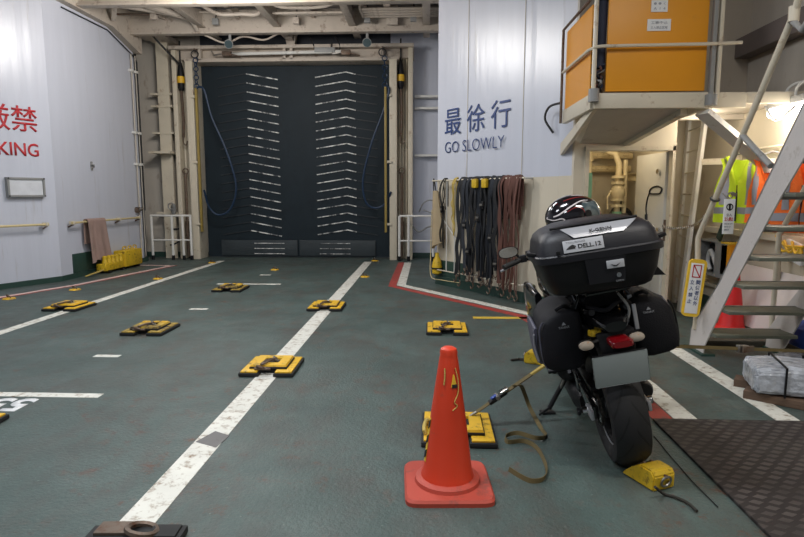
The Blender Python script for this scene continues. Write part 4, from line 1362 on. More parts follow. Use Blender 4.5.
# side profile of a stringer (y, z)
prof = [(5.52, 0.0), (5.50, 0.19), (5.03, 0.705), (4.55, 1.405), (4.10, 2.04), (3.05, 3.50), (2.72, 3.30), (3.80, 1.98), (4.05, 1.68), (4.28, 1.41), (4.84, 0.67), (5.24, 0.07), (5.24, 0.0)]
for X_ in (XL, XR):
    sgn = 1 if X_ == XL else -1
    s_ = MB().prism([(X_, y, z) for y, z in prof], (sgn * 0.012, 0, 0)).build('stringer', 'stringer', st, world=True)
    b = MB()
    for (y0, z0), (y1, z1) in ((prof[0], prof[1]), (prof[1], prof[2]), (prof[2], prof[3]), (prof[3], prof[4]), (prof[4], prof[5])):
        b.bar((X_ + 0.035, y0, z0), (X_ + 0.035, y1, z1), 0.07, 0.014, up=(0, 0.7, 0.7))
    b.build('flange', 'grey_paint', s_, world=True)
    MB().box(X_ - 0.03, X_ + 0.09, 5.20, 5.56, 0.0, 0.02).build('foot', 'green', s_, world=True)
tz = [0.232, 0.478, 0.725, 0.972, 1.215, 1.46, 1.71, 1.955, 2.20, 2.45, 2.70, 2.95]
for z in tz:
    # mid line of the stringer at this height
    yl = 5.38 - z * 0.765
    t_ = MB().box(XL + 0.012, XR - 0.012, yl - 0.15, yl + 0.11, z - 0.028, z, 0.004).build('tread', 'tread_steel', st, world=True)
    b = MB()
    b.box(XL + 0.012, XR - 0.012, yl + 0.10, yl + 0.12, z - 0.05, z + 0.004)
    b.build('nosing', 'grey_paint', t_, world=True)
hr = thing('stair_handrail', 'grey pipe handrail on the left side of the ship stair', 'handrail', (2.5, 5.4, 0.4))
hp = [(2.5, 5.42, 0.20), PX(697, 300, 2.5), PX(698, 238, 2.5), PX(702, 228, 2.5), PX(715, 199, 2.5), PX(762, 90, 2.5), PX(794, 14, 2.5), PX(800, -6, 2.5), (2.5, 3.2, 4.15)]
MB().tube(hp, 0.024, 10).build('rail', 'cream_steel', hr, world=True)
MB().tube([PX(742, 135, 2.5), PX(771, 166, 2.5)], 0.024, 10).build('post', 'grey_paint', hr, world=True)
MB().tube([PX(792, 20, 2.5), PX(802, 30, 2.5), (2.5, 3.55, 2.95)], 0.024, 10).build('post', 'grey_paint', hr, world=True)
MB().lathe([(0.034, -0.05), (0.036, 0.05)], PX(794, 14, 2.5), 'z', 12).build('joint', 'cream_steel', hr, world=True)
q = PX(715, 199, 2.5)
MB().torus(q, (0, -0.5, 0.8), 0.035, 0.009, 14, 6).build('tie', 'dark_cable', hr, world=True)
hr2 = thing('stair_handrail', 'cream pipe handrail standing on the far right side of the ship stair', 'handrail', (3.34, 5.4, 0.4))
MB().tube([(3.24, 5.50, 0.05), (3.24, 5.50, 1.08), (3.24, 5.24, 1.42), (3.24, 3.34, 4.05)], 0.024, 10).build('rail', 'cream_steel', hr2, world=True)

# hanging no-entry sign on the handrail chain
a = PX(722, 234, 2.55); c = PX(736, 199, 2.55)
sy = (a.y + c.y) / 2 + 0.03
sg = thing('hanging_sign', 'white hanging sign with a prohibited walker symbol tied to the stair handrail', 'sign', (0, 0, 0))
a = PY(722, 234, sy); c = PY(735.5, 199, sy)
sg.location = (a + c) / 2
w2, h2 = (c.x - a.x) / 2, (c.z - a.z) / 2
MB().box(-w2, w2, -0.004, 0.004, -h2, h2, 0.002).build('board', 'paper', sg)
MB().torus((0, -0.006, h2 * 0.55), (0, 1, 0), w2 * 0.55, 0.0045, 22, 6).build('symbol_ring', 'ink_black', sg)
MB().obox((0, -0.0065, h2 * 0.52), (0.016, 0.003, 0.055), (0, 0, 0)).build('symbol_figure', 'ink_black', sg)
lettering('立入', (-w2 * 0.5, -0.005, h2 * 0.02), (1, 0, 0), (0, 0, 1), w2 * 1.0, h2 * 0.16, 0.0015, 'ink_black', sg)
lettering('立入禁止', (-w2 * 0.78, -0.005, -h2 * 0.26), (1, 0, 0), (0, 0, 1), w2 * 1.56, h2 * 0.24, 0.0015, 'ink_red', sg, bold=0.02)
for k in range(3):
    lettering('関係者以外', (-w2 * 0.75, -0.005, -h2 * (0.46 + 0.17 * k)), (1, 0, 0), (0, 0, 1), w2 * (1.5 - 0.3 * k), h2 * 0.10, 0.0012, 'ink_grey', sg)
MB().tube([(-0.01, 0, h2 - 0.01), (-0.05, 0.03, h2 + 0.05)], 0.005, 6).build('tie', 'steel', sg)
t = thing('clip', 'grey metal clip holding the hanging sign to the chain', 'clip', sg.location + Vector((0.0, 0.0, h2 + 0.03)))
MB().torus((0, 0, 0), (0, 1, 0), 0.022, 0.007, 14, 6).build('ring', 'steel', t)
MB().obox((0.03, 0, 0.01), (0.05, 0.014, 0.03), (0, 0.4, 0), 0.004).build('jaw', 'steel', t)

# tall yellow framed sign leaning against the ladder foot
u0, u1 = PY(686, 312, 5.62), PY(702, 262, 5.62)
ts = thing('standing_sign', 'tall yellow framed white sign board clamped to the stair handrail post', 'sign', (0, 0, 0), (0, R(5), 0))
ctr = PY(694, 288, 5.30)
ts.location = ctr
hw, hh = 0.079, 0.262
b = MB()
n = 20
rr = []
for k in range(4):
    cx_, cz_ = (hw - 0.04) * (1 if k in (0, 3) else -1), (hh - 0.04) * (1 if k < 2 else -1)
    for j in range(5):
        an = math.pi / 2 * k + math.pi / 2 * j / 4
        rr.append(Vector((cx_ + 0.04 * math.cos(an), 0.012, cz_ + 0.04 * math.sin(an))))
b.prism(rr, (0, -0.024, 0))
b.build('frame', 'tape_yb', ts)
MB().box(-hw + 0.018, hw - 0.026, -0.015, -0.011, -hh + 0.03, hh - 0.035, 0.001).build('face', 'paper', ts)
b = MB()
for x0_, x1_, z0_, z1_ in ((-0.042, 0.034, 0.205, 0.213), (-0.042, 0.034, 0.098, 0.106), (-0.042, -0.034, 0.098, 0.213), (0.026, 0.034, 0.098, 0.213)):
    b.box(x0_, x1_, -0.018, -0.0145, z0_, z1_)
b.bar((-0.036, -0.0165, 0.208), (0.028, -0.0165, 0.102), 0.003, 0.009, up=(0, 0, 1))
b.build('prohibition_symbol', 'ink_red', ts)
for k, (tx, x_) in enumerate((('立入禁止', -0.05), ('関係者以外', 0.004))):
    for j, chh in enumerate(tx):
        st_ = 0.058 if len(tx) == 4 else 0.048
        lettering(chh, (x_, -0.0155, 0.035 - st_ * j), (1, 0, 0), (0, 0, 1), 0.038, 0.040, 0.0015, 'ink_blue', ts, bold=0.01)
for z in (-0.16, 0.12):
    MB().box(0.0, 0.05, 0.012, 0.10, z, z + 0.025, 0.003).build('clamp', 'steel', ts)

# ================================================================== SIDE BULKHEAD: lamp, vests, shelf things
t = thing('bulkhead_lamp', 'lit bulkhead lamp with bent conduits on the side wall above the vests', 'lamp', (3.46, 5.85, 2.30))
MB().box(-0.04, 0.12, -0.40, 0.34, 0.0, 0.07, 0.012).build('housing', 'grey_paint', t)
MB().sloft([(-0.38, 0.02, -0.035, 0.05, 0.035, 3), (-0.36, 0.02, -0.045, 0.075, 0.05, 3), (0.30, 0.02, -0.045, 0.075, 0.05, 3), (0.32, 0.02, -0.035, 0.05, 0.035, 3)], 'y', 16).build('diffuser', 'lamp_glow', t)
for y in (-0.2, -0.05, 0.1):
    MB().tube([(0.0, y, 0.06), (0.0, y - 0.02, 0.15), (0.05, y - 0.06, 0.20), (0.13, y - 0.1, 0.21)], 0.014, 8, 4).build('conduit', 'white_steel', t)
for y in (-0.3, 0.25):
    MB().box(0.08, 0.14, y - 0.03, y + 0.03, 0.02, 0.16).build('bracket', 'white_steel', t)
lp = bpy.data.lights.new('bulkhead_lamp_light', 'POINT'); lp.shadow_soft_size = 0.12; lp.energy = 15; lp.color = (1.0, 0.90, 0.76)
lo = bpy.data.objects.new('bulkhead_lamp_light', lp); COL.objects.link(lo); lo.location = (3.28, 5.82, 2.08)
pipe('pipe', [(3.52, 6.95, 1.93), (3.52, 4.6, 1.93)], 0.016, 'cream_steel', 'level cream hanging rail on the side wall carrying the vests', 'pipe')
pipe('pipe', [PX(777, 300, 3.5), PX(780, 236, 3.5), PX(797, 190, 3.5)], 0.022, 'cream_steel', 'bent cream pipe rising behind the right stair stringer', 'pipe')


def vest(loc, yaw, mat, label, w=0.50, h=0.66, seed=0):
    t = thing('safety_vest', label, 'vest', loc, (0, 0, yaw), 'safety vests on the side wall')
    ph = seed * 1.7

    def outline(v):
        # v 0 at shoulders, 1 at hem: half width
        if v < 0.30:
            return w / 2 * (0.78 + 0.05 * math.sin(v * 9)) - 0.05 * math.sin(v / 0.30 * math.pi)
        return w / 2 * (0.80 + 0.20 * min(1, (v - 0.30) / 0.2))

    def front(side):
        def fn(u, v):
            inner = 0.10 * max(0.0, 1 - v / 0.42) + 0.006
            o_ = outline(v)
            x = side * (inner + (o_ - inner) * u)
            return (x, -0.05 - 0.02 * math.sin(u * 3.1) - 0.018 * math.sin(u * 7 + v * 5 + ph), -h * v + 0.03 * (0.6 - u) * (1 - v))
        return fn

    def back(u, v):
        o_ = outline(v)
        return ((2 * u - 1) * o_, 0.03 + 0.015 * math.sin(u * 9 + ph), -h * v - 0.03 * (1 - abs(2 * u - 1)) * (1 - v))
    MB().grid(back, 16, 14, 0.004).build('back', mat, t, sharp=70)
    for side in (-1, 1):
        MB().grid(front(side), 10, 16, 0.004).build('front', mat, t, sharp=70)

        def strip(f0, f1, v0, v1, side=side):
            fn = front(side)
            return lambda u, v: Vector(fn(f0 + (f1 - f0) * u, v0 + (v1 - v0) * v)) + Vector((0, -0.006, 0))
        MB().grid(strip(0.36, 0.66, 0.02, 0.72), 4, 12, 0.002).build('reflective_band', 'reflective', t, sharp=70)
        MB().grid(strip(0.0, 1.0, 0.76, 0.86), 8, 3, 0.002).build('reflective_band', 'reflective', t, sharp=70)
    MB().box(-0.008, 0.008, -0.062, -0.056, -h * 0.97, -h * 0.42).build('zip', 'plastic_black', t)
    MB().tube([(-0.19, 0, 0.0), (0, 0, 0.05), (0.19, 0, 0.0)], 0.009, 6).build('hanger', 'grey_paint', t)
    return t


yv = PX(735, 165, 3.40)
vest((3.36, 6.46, 1.84), R(-58), 'vest_yellow', 'fluorescent yellow vest hanging beside the stair handrail', 0.52, 0.70, 0)
vest((3.40, 5.98, 1.82), R(-62), 'vest_orange', 'fluorescent orange vest partly hidden by the stair stringer beside the yellow vest', 0.40, 0.66, 1)
vest((3.40, 5.42, 1.84), R(-62), 'vest_orange', 'fluorescent orange vest seen between the stair treads at the photo edge', 0.52, 0.74, 2)

p = PX(713, 257, 3.46)
t = thing('open_cabinet', 'small open grey box with dark contents on the side wall under the ledge', 'box', (3.48, p.y, p.z))
b = MB()
b.box(0.08, 0.10, -0.22, 0.22, -0.21, 0.21).box(-0.10, 0.08, -0.22, -0.20, -0.21, 0.21).box(-0.10, 0.08, 0.20, 0.22, -0.21, 0.21).box(-0.10, 0.08, -0.2, 0.2, 0.19, 0.21).box(-0.10, 0.08, -0.2, 0.2, -0.21, -0.19)
b.build('case', 'grey_paint', t)
MB().box(0.0, 0.07, -0.15, 0.16, -0.18, 0.14, 0.02).build('inner_block', 'plastic_black', t)
MB().tube([(-0.03, -0.12, -0.1), (-0.05, 0, 0.08), (-0.03, 0.1, -0.05), (-0.02, 0.05, -0.16)], 0.025, 8, 4).build('coil', 'paper', t)
MB().box(-0.10, -0.085, -0.48, -0.22, -0.21, 0.21, 0.004).build('flap', 'grey_paint', t)
p = PX(727, 258, 3.42)
t = thing('orange_case', 'amber case with a dark green lid on the side wall behind the stringer', 'box', (3.42, p.y - 0.05, p.z))
MB().box(-0.04, 0.12, -0.07, 0.12, -0.20, 0.16, 0.012).build('case', 'orange_panel', t)
MB().box(-0.045, 0.12, -0.075, 0.125, 0.16, 0.18, 0.006).build('lid', 'tape_yb', t)
MB().obox((-0.05, 0.12, 0.29), (0.03, 0.09, 0.20), (0.5, 0, 0), 0.008).build('tag', 'green', t)
# yellow tape and a white pad hung behind the upper treads
p = PX(793, 252, 3.48)
t = thing('tape_hank', 'white pad with yellow tape hung on the side wall between the stair treads', 'tape', p)
MB().obox((0.02, 0, 0), (0.05, 0.30, 0.20), (0.2, 0, 0), 0.03).build('pad', 'paper', t)
for k in range(3):
    MB().tube([(-0.03, 0.22 - 0.12 * k, 0.10), (-0.05, 0.08 - 0.1 * k, 0.0), (-0.03, -0.1 - 0.03 * k, 0.06), (-0.04, -0.2, -0.06 + 0.06 * k)], 0.014, 6, 4).build('tape', 'tape_yb', t)
pipe('tape', [PX(776, 236, 3.44), PX(785, 246, 3.44), PX(804, 247, 3.44)], 0.012, 'tape_yb', 'yellow tape stretched from the bent pipe to the white pad', 'tape')

t = thing('leaning_board', 'off white board leaning at the foot of the side wall behind the stair', 'board', (3.42, 5.9, 0))
MB().obox((0.04, 0, 0.36), (0.02, 1.5, 0.66), (0, R(14), 0), 0.004).build('sheet', 'board', t)
MB().obox((-0.06, 0, 0.05), (0.03, 1.5, 0.04), (0, R(14), 0)).build('edge_strip', 'wood_dark', t)
t = thing('slab', 'low dark plank lying on the deck under the stair treads', 'slab', (3.1, 5.62, 0))
MB().box(-0.50, 0.40, -0.08, 0.08, 0, 0.06, 0.006).build('board', 'wood_dark', t)  # low dark slab on the deck below the treads
MB().box(-0.46, -0.42, -0.081, 0.081, 0.058, 0.064).build('end_strap', 'rusty', t)
t = thing('blue_bag', 'blue vinyl bag standing at the photo edge under the stair', 'bag', (3.52, 5.15, 0))
t.location = (3.60 - 0.24, 4.95, 0)
t.location = (3.50, 5.30, 0)
t.scale = (0.7, 0.9, 0.9)
MB().sloft([(0.0, 0, 0, 0.16, 0.22, 4), (0.06, 0, 0, 0.19, 0.25, 3.5), (0.26, 0, 0, 0.18, 0.22, 3), (0.34, 0.01, 0, 0.12, 0.15, 2.5), (0.37, 0.01, 0, 0.05, 0.06, 2)], 'z', 20).build('body', 'sack', t)
MB().tube([(-0.06, 0, 0.34), (-0.04, 0, 0.42), (0.05, 0, 0.42), (0.07, 0, 0.34)], 0.012, 6, 4).build('handle', 'sack', t)

# ================================================================== LASHING PADS
def lashing_pad(loc, label, yaw=0.0, worn=False, w=0.44, d=0.47):
    t = thing('lashing_pad', label, 'lashing point', loc, (0, 0, yaw), 'yellow lashing pads on the deck')
    hw, hd, g = w / 2, d / 2, 0.06
    b = MB()
    b.box(-hw, -g, -hd, hd, 0.003, 0.032, 0.006).box(g, hw, -hd, hd, 0.003, 0.032, 0.006).box(-g, g, -hd + 0.11, hd - 0.11, 0.003, 0.03)
    b.build('rubber_base', 'rubber', t)
    ym = 'yellow_worn' if worn else 'yellow'
    hw2, hd2 = hw - 0.014, hd - 0.014
    b = MB()
    b.box(-hw2, -g - 0.012, -hd2, hd2, 0.03, 0.044, 0.005).box(g + 0.012, hw2, -hd2, hd2, 0.03, 0.044, 0.005)
    b.build('cover_plate', ym, t)
    # raised collar round the socket on a black skirt
    ro, ri, k = 0.148, 0.068, 0.142
    MB().box(-0.153, 0.153, -0.153, 0.153, 0.043, 0.060, 0.004).build('skirt', 'rubber', t)
    b = MB()
    outer = [Vector((sx * ro, sy * ro, 0.062)) for sx, sy in ((-1, -1), (1, -1), (1, 1), (-1, 1))]
    mid = [Vector((sx * k, sy * k, 0.076)) for sx, sy in ((-1, -1), (1, -1), (1, 1), (-1, 1))]
    inn = [Vector((sx * ri, sy * ri, 0.076)) for sx, sy in ((-1, -1), (1, -1), (1, 1), (-1, 1))]
    bot = [Vector((sx * ri, sy * ri, 0.056)) for sx, sy in ((-1, -1), (1, -1), (1, 1), (-1, 1))]
    rings = [[b.bm.verts.new(v) for v in rg] for rg in (outer, mid, inn, bot)]
    b.skin(rings, cap=False)
    cl = b.build('collar', ym, t)
    if worn:
        for sx, sy in ((-1, 1), (1, 1), (0.1, 1)):
            MB().box(sx * 0.10 - 0.035, sx * 0.10 + 0.035, sy * 0.11 - 0.025, sy * 0.11 + 0.025, 0.075, 0.083, 0.003).build('paint_patch', 'yellow', cl)
    MB().box(-ri + 0.002, ri - 0.002, -ri + 0.002, ri - 0.002, 0.050, 0.0595).build('socket', 'dark_hole', t)
    s = thing('shackle', None, None)
    s.parent = t
    MB().tube([(-0.055, -0.15, 0.085), (-0.03, -0.05, 0.090), (0.005, 0.02, 0.082), (0.03, 0.01, 0.088), (0.0, -0.06, 0.094), (-0.03, -0.15, 0.09)], 0.009, 8, 5, True).build('ring', 'rusty', s)
    MB().torus((-0.05, -0.175, 0.066), (0.3, 0.3, 1), 0.034, 0.010, 16, 7).build('link', 'rusty', s)
    MB().cyl((-0.10, -0.185, 0.056), (0.03, -0.185, 0.056), 0.011).build('pin', 'rusty', s)
    MB().torus((0.025, 0.02, 0.075), (0.6, 0.2, 0.5), 0.032, 0.008, 16, 7).build('eye', 'steel', s)
    return t


PADS = [((-1.29, 4.66), False, 'bright yellow lashing pad on the long white lane line in the middle of the deck'),
        ((-1.29, 7.28), False, 'yellow lashing pad farther up the same white lane line, toward the ramp'),
        ((0.21, 6.10), False, 'yellow lashing pad standing clear on the green deck beyond the tall cone'),
        ((-4.58, 7.12), False, 'yellow lashing pad on the left white lane line near the left bulkhead'),
        ((-2.95, 5.94), True, 'very worn black and yellow lashing pad in the left lane'),
        ((-3.00, 8.62), True, 'small looking worn lashing pad in the left lane nearest the ramp'),
        ((0.19, 3.42), False, 'yellow lashing pad half hidden behind the tall orange cone'),
        ((-2.93, 3.27), False, 'yellow lashing pad cut by the left photo edge below the painted number')]
for (x, y), wn, lb in PADS:
    lashing_pad((x, y, 0), lb, random.Random(int(x * 10 + y * 7)).uniform(-0.03, 0.03), wn)
t = thing('lashing_socket', 'blackened lashing socket at the near end of the white lane line', 'lashing point', (-1.22, 2.17, 0), (0, 0, 0.05))
b = MB()
b.box(-0.2, 0.2, -0.18, 0.12, 0.003, 0.035, 0.006)
b.build('base', 'rubber', t)
MB().torus((0.03, 0.06, 0.05), (0.2, 0.2, 1), 0.06, 0.014, 16, 6).build('ring', 'rusty', t)
MB().box(-0.17, -0.03, 0.04, 0.13, 0.03, 0.048, 0.006).build('worn_block', 'rusty', t)
MB().box(0.06, 0.18, 0.02, 0.11, 0.03, 0.045, 0.006).build('worn_block', 'rubber', t)


def deck_eye(loc, label):
    t = thing('deck_eye', label, 'lashing eye', loc, group='small yellow lashing eyes')
    t.scale = (0.65, 0.65, 0.65)
    MB().lathe([(0.13, 0.003), (0.11, 0.025), (0.06, 0.03)], n=18).build('base', 'yellow', t)
    MB().torus((0, 0, 0.045), (0.4, 0.7, 0.5), 0.06, 0.014, 14, 6).build('ring', 'rusty', t)


for p, lb in ((G(365, 277), 'small yellow lashing eye on the middle lane line near the ramp'), (G(158, 279), 'small yellow lashing eye on the left lane line near the ramp'),
              (G(75, 290), 'small yellow lashing eye beside the faded red line at the left bulkhead'), (G(9, 299), 'small yellow lashing eye beside the faded red line at the left photo edge'),
              (G(275, 270), 'small yellow lashing eye between the lanes in front of the ramp'), (G(212, 263), 'small yellow lashing eye at the far end of the left lane line'),
              (G(375, 261), 'small yellow lashing eye at the far end of the middle lane line')):
    deck_eye((p.x, p.y, 0), lb)

# ================================================================== TRAFFIC CONES
def cone(loc, label, mat='cone', base='cone_base', rot=0.0, tape=False):
    t = thing('traffic_cone', label, 'cone', loc, (0, 0, rot))
    b = MB()
    b.sloft([(0.0, 0, 0, 0.215, 0.215, 9), (0.02, 0, 0, 0.215, 0.215, 9), (0.032, 0, 0, 0.205, 0.205, 9)], 'z', 48)
    b.lathe([(0.165, 0.03), (0.16, 0.05), (0.142, 0.058), (0.135, 0.06)], n=36)
    b.build('base', base, t)
    b = MB()
    prof = [(0.132, 0.058), (0.128, 0.075), (0.122, 0.09), (0.085, 0.38), (0.045, 0.66), (0.042, 0.675), (0.043, 0.69), (0.038, 0.705), (0.025, 0.713), (0.0, 0.714)]
    b.lathe(prof, n=40)
    b.build('body', mat, t)
    if tape:
        def on(a, z, off=0.003):
            r_ = 0.122 + (0.045 - 0.122) * (z - 0.09) / 0.57 + off
            return Vector((r_ * math.cos(a), r_ * math.sin(a), z))
        b = MB()
        b.grid(lambda u, v: on(R(-75) + 0.5 * (u - 0.5) * (1 - v * 0.8) + 0.1, 0.53 + 0.06 * v), 6, 4, 0.003)
        s_ = b.build('torn_tape', 'tape_yb', t)
        MB().grid(lambda u, v: on(R(-67) + 0.42 * (u - 0.5), 0.527 + 0.016 * v, 0.006), 6, 2, 0.002).build('black_stripe', 'rubber', s_)
        MB().tube([on(R(-60), 0.62, 0.006), on(R(-52), 0.56, 0.01), on(R(-55), 0.50, 0.006), on(R(-72), 0.46, 0.006), on(R(-62), 0.44, 0.006), on(R(-80), 0.42, 0.006)], 0.0025, 5, 4).build('torn_edge', 'rope_yellow', s_)
        MB().tube([on(R(-115), 0.62, 0.004), on(R(-112), 0.58, 0.005), on(R(-114), 0.54, 0.004)], 0.0035, 5, 4).build('torn_edge', 'rope_yellow', s_)
        b = MB()
        b.grid(lambda u, v: on(R(-170) + 0.25 * (u - 0.5), 0.14 + 0.22 * v), 4, 8, 0.003)
        s2_ = b.build('striped_tape', 'tape_yb', t)
        b = MB()
        for k in range(3):
            b.grid(lambda u, v, k=k: on(R(-170) + 0.25 * (u - 0.5), 0.15 + 0.075 * k + 0.035 * v + 0.02 * u, 0.006), 4, 2, 0.002)
        b.build('black_stripe', 'rubber', s2_)
    return t


cone((0.105, 2.76, 0), 'tall orange red traffic cone standing alone on the green deck in front', rot=R(3), tape=True)
cone((3.25, 6.24, 0), 'bright red traffic cone behind the foot of the ship stair', 'cone_red', 'cone_red', rot=R(20))

# ================================================================== RUBBER MAT, STRAPS, CHOCKS, BUNDLE
t = MB().box(1.455, 5.2, 1.2, 3.655, 0.002, 0.018, 0.004).build('rubber_mat', 'mat', origin=(1.455, 3.655, 0))
tag(t, 'dark studded rubber mat lying on the deck at the lower right', 'mat')
pipe('wire', [G(654, 436, 0.006), G(672, 458, 0.006), G(693, 482, 0.006), G(718, 507, 0.006)], 0.0028, 'dark_cable', 'thin dark wire lying on the deck along the mat edge', 'wire')

# ratchet strap from the pad behind the cone up to the motorcycle
RING = Vector((0.27, 3.50, 0.07))
BK1 = Vector((0.75, 3.56, 0.40))
ax = (BK1 - RING).normalized()
LEN = (BK1 - RING).length
sw = Vector((0.55, -0.75, 0.15))
ts = thing('ratchet_strap', 'khaki ratchet strap from the pad behind the cone to the motorcycle, its tail curling', 'strap', (RING.x, RING.y, 0))
MB().ribbon([RING + ax * 0.03, RING + ax * LEN * 0.30], sw, 0.03, 0.004).build('webbing', 'strap_tan', ts, world=True)
MB().ribbon([RING + ax * LEN * 0.40, RING + ax * (LEN * 0.8)], sw, 0.034, 0.006).build('webbing', 'strap_tan', ts, world=True)
for k in (-1, 1):
    MB().tube([RING + ax * (LEN * 0.79), BK1 + Vector((0.012 * k, 0.01 * k, 0.01 * k))], 0.011, 6).build('webbing_loop', 'rope_yellow', ts, world=True)
rc = RING + ax * LEN * 0.36
dd = ax
s_ = dd.cross(Vector((0, 0, 1))).normalized()
u_ = s_.cross(dd)
mt = Matrix((s_, dd, u_)).transposed()
rt = MB().obox(rc, (0.045, 0.13, 0.022), mt, 0.006).build('ratchet', 'plastic_black', ts, world=True)
MB().cyl(rc - s_ * 0.035 + u_ * 0.006, rc + s_ * 0.035 + u_ * 0.006, 0.014, n=12).build('spool', 'steel', rt, world=True)
MB().obox(rc + dd * 0.055 + u_ * 0.016, (0.05, 0.06, 0.012), mt, 0.003).build('lever', 'chrome', rt, world=True)
MB().obox(rc - dd * 0.02 + u_ * 0.018, (0.03, 0.04, 0.008), mt, 0.002).build('blue_tab', 'sack', rt, world=True)
MB().tube([RING + ax * 0.05, RING + Vector((0.0, 0, 0.0)), RING + Vector((-0.02, 0.01, -0.03)), RING + Vector((0.01, 0.02, -0.02))], 0.009, 6, 3).build('hook', 'steel', ts, world=True)
q = RING + ax * LEN * 0.56
tail = [q + Vector((0, 0, 0.008)), q + Vector((0.04, -0.03, 0.02)), G(524, 392, 0.16), G(530, 408, 0.05), G(541, 428, 0.014), G(546, 436, 0.012), G(536, 438, 0.03), G(518, 433, 0.03), G(506, 436, 0.016), G(508, 442, 0.012), G(524, 441, 0.014), G(537, 448, 0.014),
        G(546, 466, 0.014), G(544, 478, 0.014), G(532, 481, 0.012), G(520, 476, 0.012), G(509, 469, 0.012)]
MB().ribbon(tail, lambda u: Vector((0.25, 0.1, 1.0)) if u > 0.25 else Vector((0.8, -0.4, 0.2)), 0.026, 0.004, 6).build('tail', 'strap_tan', ts, world=True)
pipe('rope', [G(427, 438, 0.02), G(424, 428, 0.08), G(428, 420, 0.05), G(440, 432, 0.03)], 0.012, 'rope_yellow', 'short pale rope end on the pad left of the cone', 'rope', smooth=4)

# strap at the other side of the motorcycle
q0, q1 = Vector((1.33, 3.42, 0.56)), Vector((3.45, 4.55, 0.22))
dq = q1 - q0
tr = thing('ratchet_strap', 'khaki ratchet strap stretched from the right of the motorcycle past the stair foot', 'strap', q0)
MB().ribbon([q0, q0 + dq * 0.34], (0, 0.3, 1), 0.022, 0.005).build('webbing', 'strap_tan', tr, world=True)
MB().ribbon([q0 + dq * 0.36, q1], (0, 0.3, 1), 0.022, 0.005).build('webbing', 'strap_tan', tr, world=True)
c = q0 + dq * 0.35
MB().bar(c - dq.normalized() * 0.05, c + dq.normalized() * 0.05, 0.03, 0.05, bevel=0.006).build('ratchet', 'steel', tr, world=True)
MB().bar(c - dq.normalized() * 0.02 + Vector((0, -0.03, 0)), c + dq.normalized() * 0.09 + Vector((0, -0.03, 0.01)), 0.012, 0.04, bevel=0.003).build('lever', 'rusty', tr, world=True)
MB().tube([q1, q1 + Vector((0.05, 0.03, -0.12)), q1 + Vector((0.05, 0.03, -0.215))], 0.012, 6).build('hook', 'steel', tr, world=True)


def chock(loc, yaw, label):
    t = thing('wheel_chock', label, 'chock', loc, (0, 0, yaw), 'yellow wheel chocks')
    t.scale = (0.82, 0.68, 0.74)
    # wedge: tyre side at +y, block end at -y
    prof = [(0.16, 0.0), (0.15, 0.02), (0.06, 0.09), (-0.01, 0.135), (-0.13, 0.135), (-0.16, 0.10), (-0.16, 0.0)]
    b = MB()
    b.prism([(-0.085, y, z) for y, z in prof], (0.17, 0, 0))
    bmesh.ops.bevel(b.bm, geom=list(b.bm.edges), offset=0.010, segments=2, affect='EDGES')
    b.build('block', 'yellow_chock', t)
    b = MB()
    for x in (-0.03, 0.03):
        b.bar((x, 0.14, 0.030), (x, 0.06, 0.094), 0.014, 0.012)
        b.bar((x, 0.06, 0.094), (x, 0.0, 0.136), 0.014, 0.012)
    b.build('grip_rib', 'rusty', t)
    MB().torus((0.0, -0.175, 0.065), (0, 1, 0.2), 0.036, 0.008, 18, 7).build('ring', 'steel', t)
    MB().tube([(0, -0.158, 0.10), (0, -0.18, 0.105), (0, -0.185, 0.09)], 0.009, 6).build('staple', 'rusty', t)
    return t


c1_ = chock((1.13, 2.86, 0), R(24), 'yellow wheel chock wedged behind the rear tyre of the motorcycle')
chock((0.965, 4.93, 0), R(180 + 62), 'yellow wheel chock in front of the motorcycle, showing at its left side')
pipe('rope', [G(655, 487, 0.07), G(664, 494, 0.012), G(675, 497, 0.012), G(688, 503, 0.012), G(697, 511, 0.012)], 0.007, 'rope_dark', 'short dark rope trailing from the rear wheel chock', 'rope', smooth=5)
pipe('rope', [G(511, 360, 0.012), G(520, 359, 0.012), G(529, 360, 0.03)], 0.011, 'rope_dark', 'short dark rope sticking out left of the front wheel chock', 'rope')

# dunnage boards with a wrapped bundle
for k, (pa, pb, lb) in enumerate(((G(733, 384), G(812, 397), 'weathered brown board under the wrapped bundle, the farther of two'), (G(750, 397), G(820, 411), 'weathered brown board under the wrapped bundle, the nearer of two'))):
    d = (pb - pa).normalized()
    o = (pa + pb) / 2
    yaw = math.atan2(d.y, d.x)
    t = tag(MB().box(-0.24, 0.36, -0.07, 0.07, 0.0, 0.06, 0.006).build('wooden_board', 'wood'), lb, 'board', 'boards under the wrapped bundle')
    t.location = (o.x, o.y, 0.001)
    t.rotation_euler = (0, 0, yaw)
pc = G(790, 392, 0)
t = thing('wrapped_bundle', 'stack of goods in clear plastic wrap with black bands lying on brown boards', 'bundle', (pc.x - 0.03, pc.y - 0.16, 0.061), (0, 0, R(-16)))
t.scale = (1.1, 1.08, 1.1)
b = MB()
b.sloft([(-0.30, 0.0, 0.085, 0.16, 0.06, 5), (-0.28, 0, 0.09, 0.19, 0.085, 5), (-0.1, 0.005, 0.095, 0.195, 0.094, 5), (0.15, 0, 0.09, 0.19, 0.09, 5), (0.42, 0, 0.09, 0.19, 0.09, 5), (0.44, 0, 0.085, 0.17, 0.065, 5)], 'x', 28)
rn = random.Random(5)
bmesh.ops.subdivide_edges(b.bm, edges=list(b.bm.edges), cuts=2, use_grid_fill=True)
for v in b.bm.verts:
    if v.co.z > 0.01:
        v.co += Vector((rn.uniform(-1, 1), rn.uniform(-1, 1), rn.uniform(-1, 1))) * 0.005
b.build('wrap', 'film', t, sharp=25)
